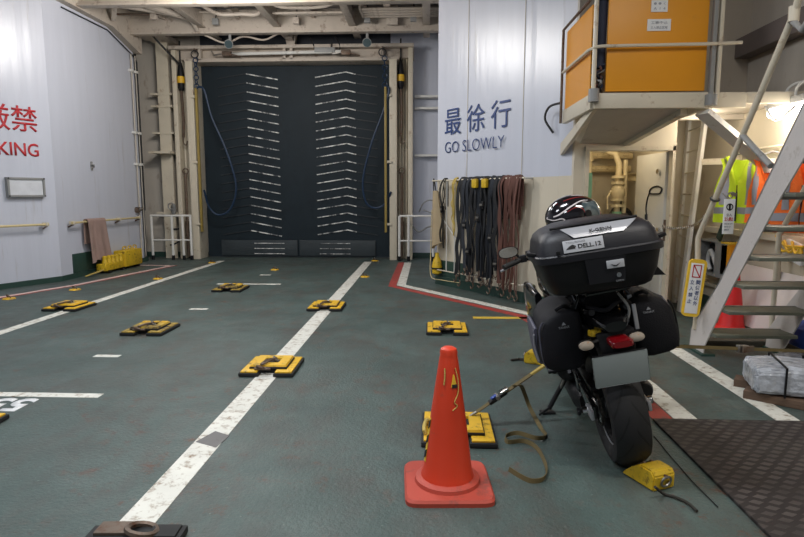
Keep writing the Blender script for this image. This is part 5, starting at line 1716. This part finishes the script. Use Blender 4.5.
for x in (-0.14, 0.06, 0.27):
    b = MB()
    b.box(x - 0.006, x + 0.006, -0.200, 0.205, 0.192, 0.197).box(x - 0.006, x + 0.006, -0.206, -0.200, 0.004, 0.197).box(x - 0.006, x + 0.006, 0.203, 0.208, 0.004, 0.197)
    b.build('band', 'plastic_black', t)
t = MB().sloft([(-0.25, 0, 0.02, 0.16, 0.014, 3), (0, 0, 0.03, 0.18, 0.025, 3), (0.25, 0, 0.02, 0.16, 0.014, 3)], 'x', 18).build('folded_sheet', 'film')
tag(t, 'crumpled pale plastic sheet on the deck behind the wrapped bundle at the photo edge', 'sheet')
t.location = G(800, 362); t.rotation_euler = (0, 0, 0.2)

# ================================================================== MOTORCYCLE (local frame: origin at the rear contact patch, y forward)
bk = thing('motorcycle', 'black touring motorcycle with a big top box and two side bags leaning on its stand', 'motorcycle', (1.10, 3.09, 0.0), (0, R(-12), R(-2.5)))
RA = Vector((0, 0, 0.315))
FA = Vector((0, 1.42, 0.300))


def tyre(name, axle, rad, width, hub):
    w = width / 2
    prof = [(rad - 0.115, -w * 0.62), (rad - 0.095, -w * 0.86), (rad - 0.060, -w), (rad - 0.032, -w * 0.92), (rad - 0.012, -w * 0.62), (rad - 0.002, -w * 0.25), (rad, 0),
            (rad - 0.002, w * 0.25), (rad - 0.012, w * 0.62), (rad - 0.032, w * 0.92), (rad - 0.060, w), (rad - 0.095, w * 0.86), (rad - 0.115, w * 0.62)]
    t = MB().lathe(prof, axle, 'x', 64, closed=True).build(name, 'tyre', bk, origin=axle)
    wh = MB()
    r0 = rad - 0.105
    wh.lathe([(r0, -w * 0.66), (r0 - 0.02, -w * 0.60), (r0 - 0.028, -w * 0.3), (r0 - 0.028, w * 0.3), (r0 - 0.02, w * 0.60), (r0, w * 0.66), (r0 + 0.006, w * 0.3), (r0 + 0.006, -w * 0.3)], axle, 'x', 48, closed=True)
    wh.lathe([(0.02, -hub), (0.055, -hub), (0.06, -hub * 0.5), (0.06, hub * 0.5), (0.055, hub), (0.02, hub)], axle, 'x', 24)
    for k in range(5):
        for dk in (-0.14, 0.14):
            a = 2 * math.pi * k / 5 + 0.3
            p = axle + Vector((0, math.cos(a + dk * 0.6), math.sin(a + dk * 0.6))) * 0.05
            q = axle + Vector((0, math.cos(a + dk), math.sin(a + dk))) * (r0 - 0.015)
            wh.bar(p, q, 0.026, 0.020, up=(1, 0, 0))
    wh.build('wheel', 'engine', bk)
    return t


tyre('rear_tyre', RA, 0.315, 0.192, 0.07)
tyre('front_tyre', FA, 0.300, 0.122, 0.05)
# rim tape on the rear wheel and brake discs
MB().torus(RA + Vector((-0.066, 0, 0)), (1, 0, 0), 0.197, 0.004, 48, 5).build('rim_stripe', 'silver', bk)
MB().lathe([(0.075, 0), (0.11, 0), (0.11, 0.005), (0.075, 0.005)], RA + Vector((0.085, 0, 0)), 'x', 36, closed=True).build('brake_disc', 'steel', bk)
for s in (-1, 1):
    MB().lathe([(0.09, 0), (0.15, 0), (0.15, 0.005), (0.09, 0.005)], FA + Vector((s * 0.07, 0, 0)), 'x', 36, closed=True).build('brake_disc', 'steel', bk)
# swingarm
PV = Vector((0, 0.60, 0.40))
sa = MB()
for s in (-1, 1):
    sa.bar(RA + Vector((s * 0.125, -0.06, 0)), Vector((s * 0.125, 0.28, 0.36)), 0.035, 0.075, bevel=0.008)
    sa.bar(Vector((s * 0.125, 0.26, 0.36)), Vector((s * 0.10, 0.60, 0.40)), 0.045, 0.09, bevel=0.010)
sa.box(-0.12, 0.12, 0.36, 0.44, 0.34, 0.42, 0.01)
sw_ = sa.build('swingarm', 'gloss_black', bk)
for s in (-1, 1):
    MB().obox(RA + Vector((s * 0.150, -0.03, 0)), (0.02, 0.12, 0.055), (0, 0, 0), 0.006).build('chain_adjuster', 'silver', sw_)
    MB().cyl(RA + Vector((s * 0.145, 0, 0)), RA + Vector((s * 0.185, 0, 0)), 0.022, n=12).build('axle_nut', 'chrome', sw_)
    MB().lathe([(0.014, 0), (0.02, 0.005), (0.02, 0.02), (0.012, 0.025), (0.012, 0.04), (0.022, 0.045), (0.022, 0.06)] if s > 0 else [(0.022, -0.06), (0.022, -0.045), (0.012, -0.04), (0.012, -0.025), (0.02, -0.02), (0.02, -0.005), (0.014, 0)],
               Vector((s * 0.145, 0.06, 0.29)), 'x', 14).build('stand_spool', 'engine', sw_)
# chain, sprocket, guard on the left
cx = -0.098
ch_ = MB()
SP = Vector((cx, 0.60, 0.40))
up_, lo_ = [], []
pts = []
for k in range(13):
    a = R(90 + 15 * k)
    pts.append(RA + Vector((cx, 0.088 * math.cos(a), 0.088 * math.sin(a))))
for k in range(9):
    a = R(-90 + 22.5 * k)
    pts.append(SP + Vector((0, 0.038 * math.cos(a), 0.038 * math.sin(a))))
pts2 = []
for i in range(len(pts)):
    a, b2 = pts[i], pts[(i + 1) % len(pts)]
    n = max(1, int((b2 - a).length / 0.02))
    pts2 += [a.lerp(b2, j / n) for j in range(n)]
for i, p in enumerate(pts2):
    q = pts2[(i + 1) % len(pts2)]
    w_ = 0.018 if i % 2 else 0.012
    ch_.bar(p, q, w_, 0.014, up=(0.01, 0, 1) if abs((q - p).normalized().z) < 0.95 else (0, 1, 0))
ch_.build('chain', 'chain', bk)
MB().lathe([(0.05, -0.004), (0.086, -0.004), (0.086, 0.004), (0.05, 0.004)], RA + Vector((cx, 0, 0)), 'x', 40, closed=True).build('sprocket', 'chrome', bk)
MB().bar(Vector((cx - 0.005, -0.02, 0.43)), Vector((cx - 0.005, 0.48, 0.475)), 0.045, 0.02, bevel=0.006).build('chain_guard', 'plastic_black', bk)
# rear hugger and inner fender
hg = MB()
hg.grid(lambda u, v: (-0.10 + 0.20 * u, 0.34 * math.cos(R(35 + 75 * v)), 0.315 + 0.345 * math.sin(R(35 + 75 * v)) + 0.012 * math.sin(math.pi * u)), 8, 12, 0.006)
hg.build('hugger', 'plastic_black', bk, sharp=60)
# main frame, subframe and engine
fr = MB()
for s in (-1, 1):
    fr.bar((s * 0.12, 0.60, 0.44), (s * 0.15, 0.80, 0.72), 0.05, 0.09, bevel=0.01)
    fr.bar((s * 0.15, 0.78, 0.72), (s * 0.05, 1.17, 0.92), 0.045, 0.09, bevel=0.01)
    fr.tube([(s * 0.11, 0.70, 0.70), (s * 0.105, 0.25, 0.80), (s * 0.085, -0.22, 0.90)], 0.016, 8)
    fr.tube([(s * 0.12, 0.60, 0.52), (s * 0.10, 0.10, 0.78)], 0.013, 8)
fr.cyl((0, 1.13, 0.80), (0, 1.19, 0.98), 0.04)
fr.build('frame', 'engine', bk)
en = MB()
en.sloft([(0.56, 0, 0.42, 0.15, 0.12, 4), (0.62, 0, 0.42, 0.21, 0.16, 4), (0.86, 0, 0.40, 0.22, 0.17, 4), (0.95, 0, 0.40, 0.17, 0.14, 4)], 'y', 24)
en.obox((0, 0.98, 0.60), (0.36, 0.22, 0.30), (R(-25), 0, 0), 0.03)
eng = en.build('engine', 'engine', bk)
for s in (-1, 1):
    MB().lathe([(0.105, 0), (0.105, 0.02), (0.085, 0.035), (0.02, 0.04)] if s > 0 else [(0.02, -0.04), (0.085, -0.035), (0.105, -0.02), (0.105, 0)], (s * 0.215, 0.78, 0.42), 'x', 24).build('engine_cover', 'gloss_black', eng)
MB().sloft([(0.40, 0.0, 0.20, 0.13, 0.06, 4), (0.50, 0, 0.20, 0.16, 0.08, 4), (0.95, 0, 0.18, 0.15, 0.07, 4), (1.08, 0, 0.22, 0.10, 0.05, 4)], 'y', 20).build('belly_pan', 'plastic_black', bk)
MB().lathe([(0.045, -0.20), (0.056, -0.17), (0.062, 0.10), (0.04, 0.16)], (0.20, 0.36, 0.30), 'y', 20).build('muffler', 'engine', bk)
MB().sloft([(1.05, 0, 0.60, 0.17, 0.17, 6), (1.10, 0, 0.58, 0.17, 0.17, 6)], 'y', 20).build('radiator', 'engine', bk)
# tank, seat, tail
MB().sloft([(0.52, 0, 0.84, 0.09, 0.06, 2.5), (0.60, 0, 0.87, 0.14, 0.10, 2.6), (0.75, 0, 0.90, 0.185, 0.13, 2.8), (0.95, 0, 0.91, 0.19, 0.14, 2.8), (1.10, 0, 0.90, 0.15, 0.12, 2.5), (1.18, 0, 0.88, 0.08, 0.07, 2.4)], 'y', 28).build('fuel_tank', 'gloss_black', bk)
MB().sloft([(-0.10, 0, 0.93, 0.09, 0.035, 3), (0.10, 0, 0.92, 0.14, 0.05, 3), (0.28, 0, 0.90, 0.15, 0.05, 3), (0.33, 0, 0.85, 0.15, 0.045, 3), (0.50, 0, 0.83, 0.14, 0.045, 3), (0.62, 0, 0.84, 0.09, 0.04, 3)], 'y', 24).build('seat', 'bag_black', bk)
tl = MB().sloft([(-0.30, 0, 0.83, 0.05, 0.025, 2.6), (-0.24, 0, 0.84, 0.085, 0.04, 2.8), (-0.05, 0, 0.84, 0.12, 0.065, 3), (0.20, 0, 0.82, 0.15, 0.08, 3), (0.50, 0, 0.78, 0.15, 0.08, 3)], 'y', 24).build('tail_fairing', 'gloss_black', bk)
# rear fender stalk, lamp, indicators, plate
MB().hexa([Vector(v) for v in ((-0.075, -0.285, 0.60), (0.075, -0.285, 0.60), (0.075, -0.20, 0.60), (-0.075, -0.20, 0.60), (-0.095, -0.27, 0.80), (0.095, -0.27, 0.80), (0.095, -0.06, 0.80), (-0.095, -0.06, 0.80))], 0.012).build('plate_stalk', 'plastic_black', bk)
MB().sloft([(-0.34, 0.01, 0.750, 0.042, 0.016, 4), (-0.33, 0.01, 0.750, 0.052, 0.021, 4), (-0.27, 0.0, 0.76, 0.05, 0.022, 4)], 'y', 20).build('tail_light', 'red_lens', bk)
MB().obox((-0.015, -0.315, 0.630), (0.255, 0.006, 0.165), (R(12), 0, 0), 0.012).build('plate_backing', 'plastic_black', bk)
MB().obox((-0.015, -0.322, 0.625), (0.262, 0.006, 0.168), (R(12), 0, 0), 0.006).build('license_plate', 'plate', bk)
for s in (-1, 1):
    x = -0.140 if s < 0 else 0.072
    st_ = MB().cyl((s * 0.05, -0.24, 0.765), (x, -0.29, 0.765), 0.012, n=10).build('indicator_stalk', 'plastic_black', bk)
    MB().sloft([(-0.325, x + s * 0.015, 0.765, 0.018, 0.010, 2), (-0.318, x + s * 0.015, 0.765, 0.034, 0.020, 2.2), (-0.30, x + s * 0.015, 0.765, 0.036, 0.022, 2.2)], 'y', 20).build('indicator_lens', 'clear_lens', st_)
    MB().sloft([(-0.30, x + s * 0.015, 0.765, 0.040, 0.025, 2.2), (-0.27, x + s * 0.010, 0.765, 0.036, 0.022, 2.2), (-0.25, x, 0.765, 0.015, 0.01, 2)], 'y', 18).build('indicator_body', 'plastic_black', st_)
# luggage rack and clutter between the bags
rkk = MB()
for s in (-1, 1):
    rkk.tube([(s * 0.14, 0.22, 0.88), (s * 0.13, 0.0, 0.985), (s * 0.10, -0.26, 1.005)], 0.012, 8, 3)
    rkk.tube([(s * 0.13, 0.0, 0.985), (s * 0.10, -0.12, 0.84)], 0.010, 8)
    rkk.tube([(s * 0.10, -0.10, 0.99), (s * 0.16, -0.12, 0.88), (s * 0.16, -0.02, 0.74), (s * 0.11, 0.12, 0.66)], 0.009, 8, 3)
rkk.tube([(-0.10, -0.26, 1.005), (0.10, -0.26, 1.005)], 0.012, 8)
rkk.tube([(-0.13, -0.0, 0.985), (0.13, -0.0, 0.985)], 0.012, 8)
rkk.box(-0.15, 0.15, -0.22, 0.05, 1.005, 1.02, 0.004)
rkk.build('luggage_rack', 'gloss_black', bk)
MB().tube([(-0.10, -0.18, 0.93), (-0.02, -0.22, 0.90), (0.06, -0.20, 0.93), (0.12, -0.16, 0.90)], 0.012, 6, 4).build('strap', 'bag_black', bk)
MB().tube([(0.06, -0.20, 0.97), (0.09, -0.235, 0.90), (0.075, -0.24, 0.84), (0.05, -0.22, 0.80)], 0.007, 6, 4).build('cable', 'grey_paint', bk)
MB().box(0.115, 0.135, -0.20, -0.185, 0.77, 0.90, 0.003).build('buckle_strap', 'silver', bk)
MB().obox((-0.09, -0.22, 0.795), (0.05, 0.05, 0.03), (0, 0.2, 0.3), 0.006).build('bracket', 'yellow_chock', bk)

# ---- top box
BX = -0.074
tb = thing('top_box', None, None, (BX, 0, 0), (0, R(2.5), 0)); tb.parent = bk
cyb = -0.145
MB().sloft([(1.022, 0, cyb + 0.01, 0.225, 0.19, 5), (1.035, 0, cyb + 0.008, 0.240, 0.205, 6), (1.10, 0, cyb, 0.268, 0.222, 6), (1.192, 0, cyb, 0.290, 0.232, 6)], 'z', 56).build('shell', 'plastic_black', tb)
b = MB()
b.sloft([(1.188, 0, cyb, 0.300, 0.240, 6), (1.192, 0, cyb, 0.304, 0.244, 6), (1.222, 0, cyb, 0.304, 0.244, 6), (1.228, 0, cyb, 0.298, 0.238, 6)], 'z', 56)
b.build('seam_rim', 'plastic_lid', tb)
ld_ = MB()
ld_.sloft([(1.225, 0, cyb, 0.290, 0.232, 6), (1.285, 0, cyb + 0.004, 0.277, 0.222, 6), (1.315, 0, cyb + 0.010, 0.262, 0.208, 5.5), (1.338, 0, cyb + 0.022, 0.230, 0.180, 5), (1.358, 0, cyb + 0.035, 0.165, 0.135, 4.5), (1.364, 0, cyb + 0.04, 0.10, 0.08, 4)], 'z', 56)
lid = ld_.build('lid', 'plastic_lid', tb)
# raised ridge along the lid's back edge
# face line of the lid at the rear: y as a function of z, for the fittings on it
def lid_y(z):
    tb_ = ((1.225, cyb - 0.232), (1.285, cyb - 0.218), (1.315, cyb - 0.198), (1.338, cyb - 0.158), (1.358, cyb - 0.10), (1.40, cyb - 0.05))
    for (z0, y0), (z1, y1) in zip(tb_[:-1], tb_[1:]):
        if z <= z1:
            return y0 + (y1 - y0) * (z - z0) / (z1 - z0)
    return tb_[-1][1]


def lid_patch(poly, mat, name, parent, th=0.004, n=(0, -0.75, 0.65)):
    nn = Vector(n).normalized()
    return MB().prism([Vector((x, lid_y(z) - 0.002, z)) for x, z in poly], nn * th).build(name, mat, parent)


N_ = 14
top_e = [(-0.145, 1.313)] + [(-0.15 + 0.33 * i / N_, 1.342) for i in range(N_ + 1)]
# the silver trim is a strip bent over the lid's shoulder
b = MB()
def trim_fn(u, v):
    x0, x1 = -0.165 + 0.05 * (1 - v), 0.19 - 0.08 * (1 - v)
    x = x0 + (x1 - x0) * u
    z = 1.296 + 0.044 * v
    return (x, lid_y(z) - 0.006, z + 0.003)
b.grid(trim_fn, 18, 8, 0.004)
tr_ = b.build('silver_trim', 'silver', lid, sharp=60)
def slanted(z0, z1):
    y0, y1 = lid_y(z0), lid_y(z1)
    return Vector((0, y1 - y0, z1 - z0)).normalized()
zdir = slanted(1.300, 1.325)
lettering('K-GENN', Vector((-0.04, lid_y(1.306) - 0.012, 1.313)), (1, 0, 0), zdir, 0.10, 0.019, 0.004, 'ink_black', tr_)
MB().tube([(-0.21, lid_y(1.344) + 0.0, 1.349), (0.0, lid_y(1.346) - 0.004, 1.352), (0.20, lid_y(1.344), 1.349)], 0.006, 8).build('ridge', 'plastic_black', lid)
zs = slanted(1.235, 1.283)
ns = Vector((1, 0, 0)).cross(zs)
def on_face(x, z, off=0.0):
    return Vector((x, lid_y(z), z)) + ns * off
b = MB()
q = Matrix((Vector((1, 0, 0)), -ns, zs)).transposed()
stk = b.obox(on_face(-0.080, 1.261, 0.006), (0.185, 0.006, 0.058), q, 0.002).build('sticker', 'sticker', lid)
o_ = on_face(-0.080, 1.261, 0.0092)
lettering('DELL.12', o_ + Vector((-0.025, 0, 0)) - zs * 0.014, (1, 0, 0), zs, 0.105, 0.021, 0.001, 'ink_black', stk, bold=0.02)
lettering('TOURING', o_ + Vector((-0.08, 0, 0)) + zs * 0.015, (1, 0, 0), zs, 0.09, 0.008, 0.001, 'ink_grey', stk)
b = MB()
b.prism([o_ + Vector((x, 0, 0)) + zs * z for x, z in ((-0.082, -0.013), (-0.04, -0.013), (-0.034, 0.0), (-0.05, 0.008), (-0.066, 0.0))], ns * 0.001)
b.build('emblem', 'ink_black', stk)
# recessed latch panel, emblem plate, lock
fy = cyb - 0.232
MB().prism([(-0.085, fy + 0.012, 1.19), (0.10, fy + 0.012, 1.19), (0.09, fy + 0.022, 1.07), (-0.075, fy + 0.022, 1.07)], (0, -0.022, 0)).build('latch_panel', 'plastic_lid', tb)
em = MB().box(0.01, 0.09, fy - 0.015, fy - 0.009, 1.135, 1.172, 0.002).build('emblem_plate', 'sticker', tb)
b = MB()
b.prism([(0.027, fy - 0.016, 1.156), (0.05, fy - 0.016, 1.147), (0.073, fy - 0.016, 1.158), (0.055, fy - 0.016, 1.143), (0.042, fy - 0.016, 1.143)], (0, -0.0015, 0))
b.build('emblem', 'ink_black', em)
MB().cyl((0.06, fy + 0.005, 1.10), (0.06, fy - 0.014, 1.10), 0.011, n=16).build('lock', 'chrome', tb)
lettering('OPEN', Vector((0.045, fy - 0.006, 1.068)), (1, 0, 0), (0, 0, 1), 0.035, 0.008, 0.001, 'ink_grey', tb)
for s in (-1, 1):
    MB().obox((s * 0.307, cyb - 0.10, 1.235), (0.05, 0.05, 0.018), (0, R(-15) * s, 0), 0.005).build('side_hook', 'plastic_black', tb)
MB().obox((-0.20, cyb - 0.240, 1.242), (0.018, 0.012, 0.018), (0, 0, 0), 0.003).build('catch', 'plastic_black', tb)
MB().prism([(0.24, cyb - 0.1, 1.05), (0.315, cyb - 0.1, 1.04), (0.27, cyb - 0.1, 1.10)], (0, 0.05, 0)).build('webbing_end', 'plastic_black', tb)

# ---- soft side bags
for s in (-1, 1):
    pg = thing('side_bag', None, None, (0, 0, 0)); pg.parent = bk
    cxs = -0.243 if s < 0 else 0.220
    rows = []
    bb = MB()
    # sections along y: rounded rectangles leaning outward at the top
    secs = [(-0.17, 0.088, 0.140, 4.2), (-0.155, 0.108, 0.158, 4.6), (-0.05, 0.118, 0.168, 4.8), (0.15, 0.118, 0.170, 4.8), (0.30, 0.10, 0.155, 3.4), (0.36, 0.06, 0.12, 3.0)]
    rings = []
    for y, hx, hz, pw in secs:
        rg = []
        for i in range(32):
            th = 2 * math.pi * (i + 0.5) / 32
            c_, s2 = math.cos(th), math.sin(th)
            xx = hx * math.copysign(abs(c_) ** (2 / pw), c_)
            zz = hz * math.copysign(abs(s2) ** (2 / pw), s2)
            drop = -0.05 * max(0, s * xx / hx) * (1 if zz > 0 else 0.0) + 0.02 * max(0, s * xx / hx) * (1 if zz < 0 else 0)
            rg.append(bb.bm.verts.new((cxs + xx - s * 0.012 * (zz / hz), y, 0.765 + zz + drop)))
        rings.append(rg)
    bb.skin(rings)
    bb.build('bag_shell', 'bag_black', pg, sharp=50)
    # grey side gusset with reflective piping on the outer face
    MB().sloft([(-0.05, cxs + s * 0.112, 0.73, 0.016, 0.10, 3), (0.05, cxs + s * 0.118, 0.735, 0.016, 0.125, 3), (0.18, cxs + s * 0.116, 0.735, 0.016, 0.12, 3), (0.28, cxs + s * 0.10, 0.735, 0.014, 0.09, 3)], 'y', 18).build('gusset', 'bag_grey', pg)
    MB().tube([(cxs + s * 0.082, -0.158, 0.88), (cxs + s * 0.106, -0.150, 0.83), (cxs + s * 0.112, -0.145, 0.70), (cxs + s * 0.10, -0.15, 0.63)], 0.005, 6, 4).build('piping', 'bag_grey' if s < 0 else 'plastic_black', pg)
    if s < 0:
        MB().tube([(cxs + s * 0.128, -0.06, 0.80), (cxs + s * 0.134, -0.05, 0.73), (cxs + s * 0.126, -0.05, 0.65)], 0.006, 6, 4).build('reflective_piping', 'reflective', pg)
    lettering('TANAX', Vector((cxs - s * 0.02 - 0.03, -0.1735, 0.835)), (1, 0, 0), (0, 0, 1), 0.055, 0.011, 0.002, 'ink_grey', pg)
    b = MB()
    x0 = cxs - s * 0.02
    b.prism([(x0 - 0.012, -0.1735, 0.852), (x0 + 0.010, -0.1735, 0.852), (x0 - 0.001, -0.1735, 0.868)], (0, -0.002, 0))
    b.build('emblem', 'ink_grey', pg)
    MB().tube([(cxs - s * 0.06, -0.12, 0.93), (cxs - s * 0.03, -0.15, 0.945), (cxs + s * 0.0, -0.12, 0.925)], 0.010, 6, 4).build('handle', 'bag_black', pg)
    MB().box(cxs - s * 0.09 - 0.012, cxs - s * 0.09 + 0.012, -0.13, -0.11, 0.90, 0.935, 0.003).build('buckle', 'silver' if s > 0 else 'plastic_black', pg)

# ---- pegs, stand
for s in (-1, 1):
    pe = MB()
    pe.bar((s * 0.11, 0.32, 0.50), (s * 0.14, 0.20, 0.60), 0.02, 0.04)
    pe.cyl((s * 0.13, 0.34, 0.47), (s * 0.25, 0.34, 0.47), 0.014, n=10)
    pe.build('passenger_peg', 'engine', bk)
    pe = MB()
    pe.cyl((s * 0.14, 0.58, 0.37), (s * 0.27, 0.58, 0.37), 0.014, n=10)
    pe.bar((s * 0.14, 0.55, 0.34), (s * 0.12, 0.64, 0.46), 0.02, 0.05)
    pe.tube([(s * 0.15, 0.60, 0.34), (s * 0.16, 0.74, 0.30), (s * 0.22, 0.76, 0.30)], 0.010, 8)
    pe.build('rider_peg', 'engine', bk)
ss = MB()
ss.tube([(-0.13, 0.64, 0.33), (-0.30, 0.66, 0.095)], 0.016, 10)
ss.obox((-0.315, 0.66, 0.073), (0.09, 0.07, 0.014), (0, R(12), 0.2), 0.004)
ss.tube([(-0.29, 0.66, 0.105), (-0.36, 0.60, 0.095), (-0.375, 0.57, 0.10)], 0.008, 8)
ss.build('side_stand', 'engine', bk)
MB().tube([(-0.12, 0.60, 0.40), (-0.16, 0.63, 0.30), (-0.22, 0.65, 0.20)], 0.012, 8).build('stand_spring', 'steel', bk)
# ---- front end
fk = MB()
for s in (-1, 1):
    fk.cyl(FA + Vector((s * 0.10, -0.02, -0.02)), (s * 0.10, 1.22, 0.72), 0.030, n=14)
    fk.cyl((s * 0.10, 1.235, 0.70), (s * 0.10, 1.13, 0.99), 0.024, n=14)
fk.box(-0.135, 0.135, 1.19, 1.25, 0.72, 0.77, 0.01).box(-0.135, 0.135, 1.11, 1.18, 0.96, 0.99, 0.01)
fk.cyl(FA + Vector((-0.13, 0, 0)), FA + Vector((0.13, 0, 0)), 0.02)
fk.build('fork', 'steel', bk)
fd = MB()
fd.grid(lambda u, v: (-0.07 + 0.14 * u, 1.42 + 0.33 * math.cos(R(20 + 115 * v)), 0.30 + 0.325 * math.sin(R(20 + 115 * v)) + 0.02 * math.sin(math.pi * u)), 8, 12, 0.005)
fd.build('front_fender', 'gloss_black', bk, sharp=60)
MB().sloft([(1.20, 0, 0.86, 0.15, 0.13, 3), (1.30, 0, 0.87, 0.15, 0.13, 3), (1.40, 0, 0.86, 0.12, 0.10, 2.5), (1.46, 0, 0.85, 0.06, 0.06, 2)], 'y', 24).build('headlight_cowl', 'gloss_black', bk)
for s in (-1, 1):
    MB().sloft([(0.80, s * 0.22, 0.78, 0.025, 0.07, 3), (0.95, s * 0.25, 0.76, 0.035, 0.14, 3), (1.12, s * 0.25, 0.72, 0.035, 0.17, 3), (1.26, s * 0.20, 0.74, 0.03, 0.10, 3)], 'y', 20).build('side_cowl', 'gloss_black', bk)
ws = MB()
ws.grid(lambda u, v: (0.30 * (u - 0.5) * (1 - 0.3 * v), 1.40 - 0.20 * v - 0.5 * (u - 0.5) ** 2 * 0.6, 0.94 + 0.20 * v), 8, 6, 0.004)
ws.build('windscreen', 'visor', bk, sharp=60)
hb = MB().tube([(-0.38, 0.96, 1.05), (-0.26, 1.02, 1.07), (-0.12, 1.12, 1.03), (0.12, 1.12, 1.03), (0.26, 1.02, 1.07), (0.38, 0.96, 1.05)], 0.013, 10, 3).build('handlebar', 'gloss_black', bk)
for s in (-1, 1):
    MB().cyl((s * 0.28, 1.012, 1.066), (s * 0.40, 0.952, 1.045), 0.019, n=12).build('grip', 'rubber', hb)
    MB().tube([(s * 0.24, 1.06, 1.06), (s * 0.28, 1.10, 1.04), (s * 0.42, 1.03, 1.01)], 0.009, 8, 3).build('lever', 'silver', hb)
    MB().obox((s * 0.25, 1.03, 1.07), (0.05, 0.05, 0.05), (0, 0, 0), 0.008).build('switch_box', 'plastic_black', hb)
    mi_ = MB().tube([(s * 0.27, 1.05, 1.08), (s * 0.31, 1.08, 1.13), (s * 0.325, 1.05, 1.15)], 0.009, 8, 3).build('mirror', 'plastic_black', hb)
    mw = 1 if s > 0 else -1
    MB().sloft([(0.998, s * 0.385, 1.15, 0.066, 0.036, 2.6), (1.01, s * 0.385, 1.15, 0.072, 0.041, 2.6), (1.035, s * 0.385, 1.15, 0.055, 0.03, 2.4), (1.05, s * 0.385, 1.15, 0.02, 0.012, 2)], 'y', 24).build('mirror_shell', 'plastic_black', mi_) if False else None
    MB().sloft([(1.010, s * 0.345, 1.135, 0.072, 0.041, 2.4), (1.03, s * 0.345, 1.135, 0.062, 0.035, 2.4), (1.05, s * 0.345, 1.135, 0.02, 0.012, 2)], 'y', 24).build('mirror_shell', 'plastic_black', mi_)
    MB().sloft([(1.004, s * 0.345, 1.135, 0.064, 0.034, 2.4), (1.010, s * 0.345, 1.135, 0.066, 0.036, 2.4)], 'y', 24).build('mirror_glass', 'mirror', mi_)
MB().obox((-0.20, 1.00, 1.10), (0.05, 0.05, 0.04), (0.2, 0, 0.3), 0.008).build('reservoir', 'plastic_black', hb)
MB().tube([(-0.20, 1.02, 1.08), (-0.16, 1.12, 1.10), (-0.10, 1.2, 0.98), (-0.06, 1.2, 0.85)], 0.008, 6, 4).build('brake_hose', 'dark_cable', bk)
# seat roll behind the rider, under the helmet
MB().sloft([(0.32, -0.02, 1.07, 0.12, 0.11, 3), (0.36, -0.02, 1.07, 0.16, 0.14, 3), (0.62, -0.02, 1.07, 0.16, 0.14, 3), (0.66, -0.02, 1.07, 0.12, 0.11, 3)], 'y', 24).build('tank_bag', 'bag_black', bk)

# ================================================================== HELMET (full face, visor turned to the right)
bpy.context.view_layer.update()
rest = bk.matrix_world @ Vector((0.03, 0.49, 1.212))
hm = thing('helmet', 'glossy black full face helmet with pale graphics resting behind the top box', 'helmet', rest, (R(4), R(-9), R(-2)))
hm.scale = (0.96, 0.96, 0.98)
# axis: x forward (towards the visor), z up, origin at the bottom rim
def shell_pt(a, e, k=1.0):
    """a: azimuth from the front, e: elevation -1..1"""
    ce = math.cos(e)
    x = 0.172 * ce * math.cos(a)
    y = 0.128 * ce * math.sin(a)
    z = 0.135 * math.sin(e)
    if z < 0:
        x *= 1 + 0.10 * (-z / 0.135) * (1 if x > 0 else -0.3)
    return Vector((x * k, y * k, 0.128 + z * k))
b = MB()
rings = []
for j in range(17):
    e = R(-58 + 148 * j / 16)
    rings.append([b.bm.verts.new(shell_pt(2 * math.pi * i / 40, min(e, R(89)))) for i in range(40)])
b.skin(rings)
sh = b.build('shell', 'helmet', hm)
MB().grid(lambda u, v: shell_pt(R(-72 + 144 * u), R(-14 + 52 * v), 1.018), 24, 10, 0.003).build('visor', 'visor', hm, sharp=70)
MB().torus((-0.0, 0, 0.016), (0, 0, 1), 0.10, 0.014, 30, 8).build('neck_roll', 'bag_black', hm)
for s in (-1, 1):
    MB().cyl(shell_pt(R(s * 66), R(8), 1.0), shell_pt(R(s * 66), R(8), 1.06), 0.024, n=16).build('visor_pivot', 'plastic_black', hm)
def stripe(pts, w, mat, s=-1):
    P = catmull([shell_pt(R(s * a), R(e), 1.008) for a, e in pts], 6)
    ctr = Vector((0, 0, 0.128))
    b = MB()
    k = len(P)
    rg = []
    for i, p in enumerate(P):
        tg = (P[min(i + 1, k - 1)] - P[max(i - 1, 0)]).normalized()
        nn = (p - ctr).normalized()
        sd = tg.cross(nn).normalized()
        ww = w * (0.25 + 0.75 * math.sin(math.pi * min(1, 0.15 + 0.85 * i / (k - 1))))
        rg.append([b.bm.verts.new(p + sd * ww / 2 - nn * 0.002), b.bm.verts.new(p - sd * ww / 2 - nn * 0.002), b.bm.verts.new(p - sd * ww / 2 + nn * 0.001), b.bm.verts.new(p + sd * ww / 2 + nn * 0.001)])
    b.skin(rg)
    b.build('graphic', mat, sh)
for s in (-1, 1):
    stripe([(165, 8), (130, 14), (100, 34), (70, 46), (45, 44)], 0.009, 'helmet_white', s)
    stripe([(165, 6), (140, 2), (118, 4), (112, -14), (128, -26), (150, -30)], 0.007, 'helmet_white', s)
    stripe([(110, 20), (88, 30), (74, 22), (72, 2), (84, -16)], 0.006, 'helmet_red', s)
    stripe([(120, -36), (95, -34), (70, -30), (50, -26)], 0.007, 'helmet_white', s)
    stripe([(150, 44), (110, 58), (70, 62), (40, 56)], 0.007, 'helmet_red', s)
stripe([(90, 78), (40, 70), (20, 60)], 0.008, 'helmet_white', -1)
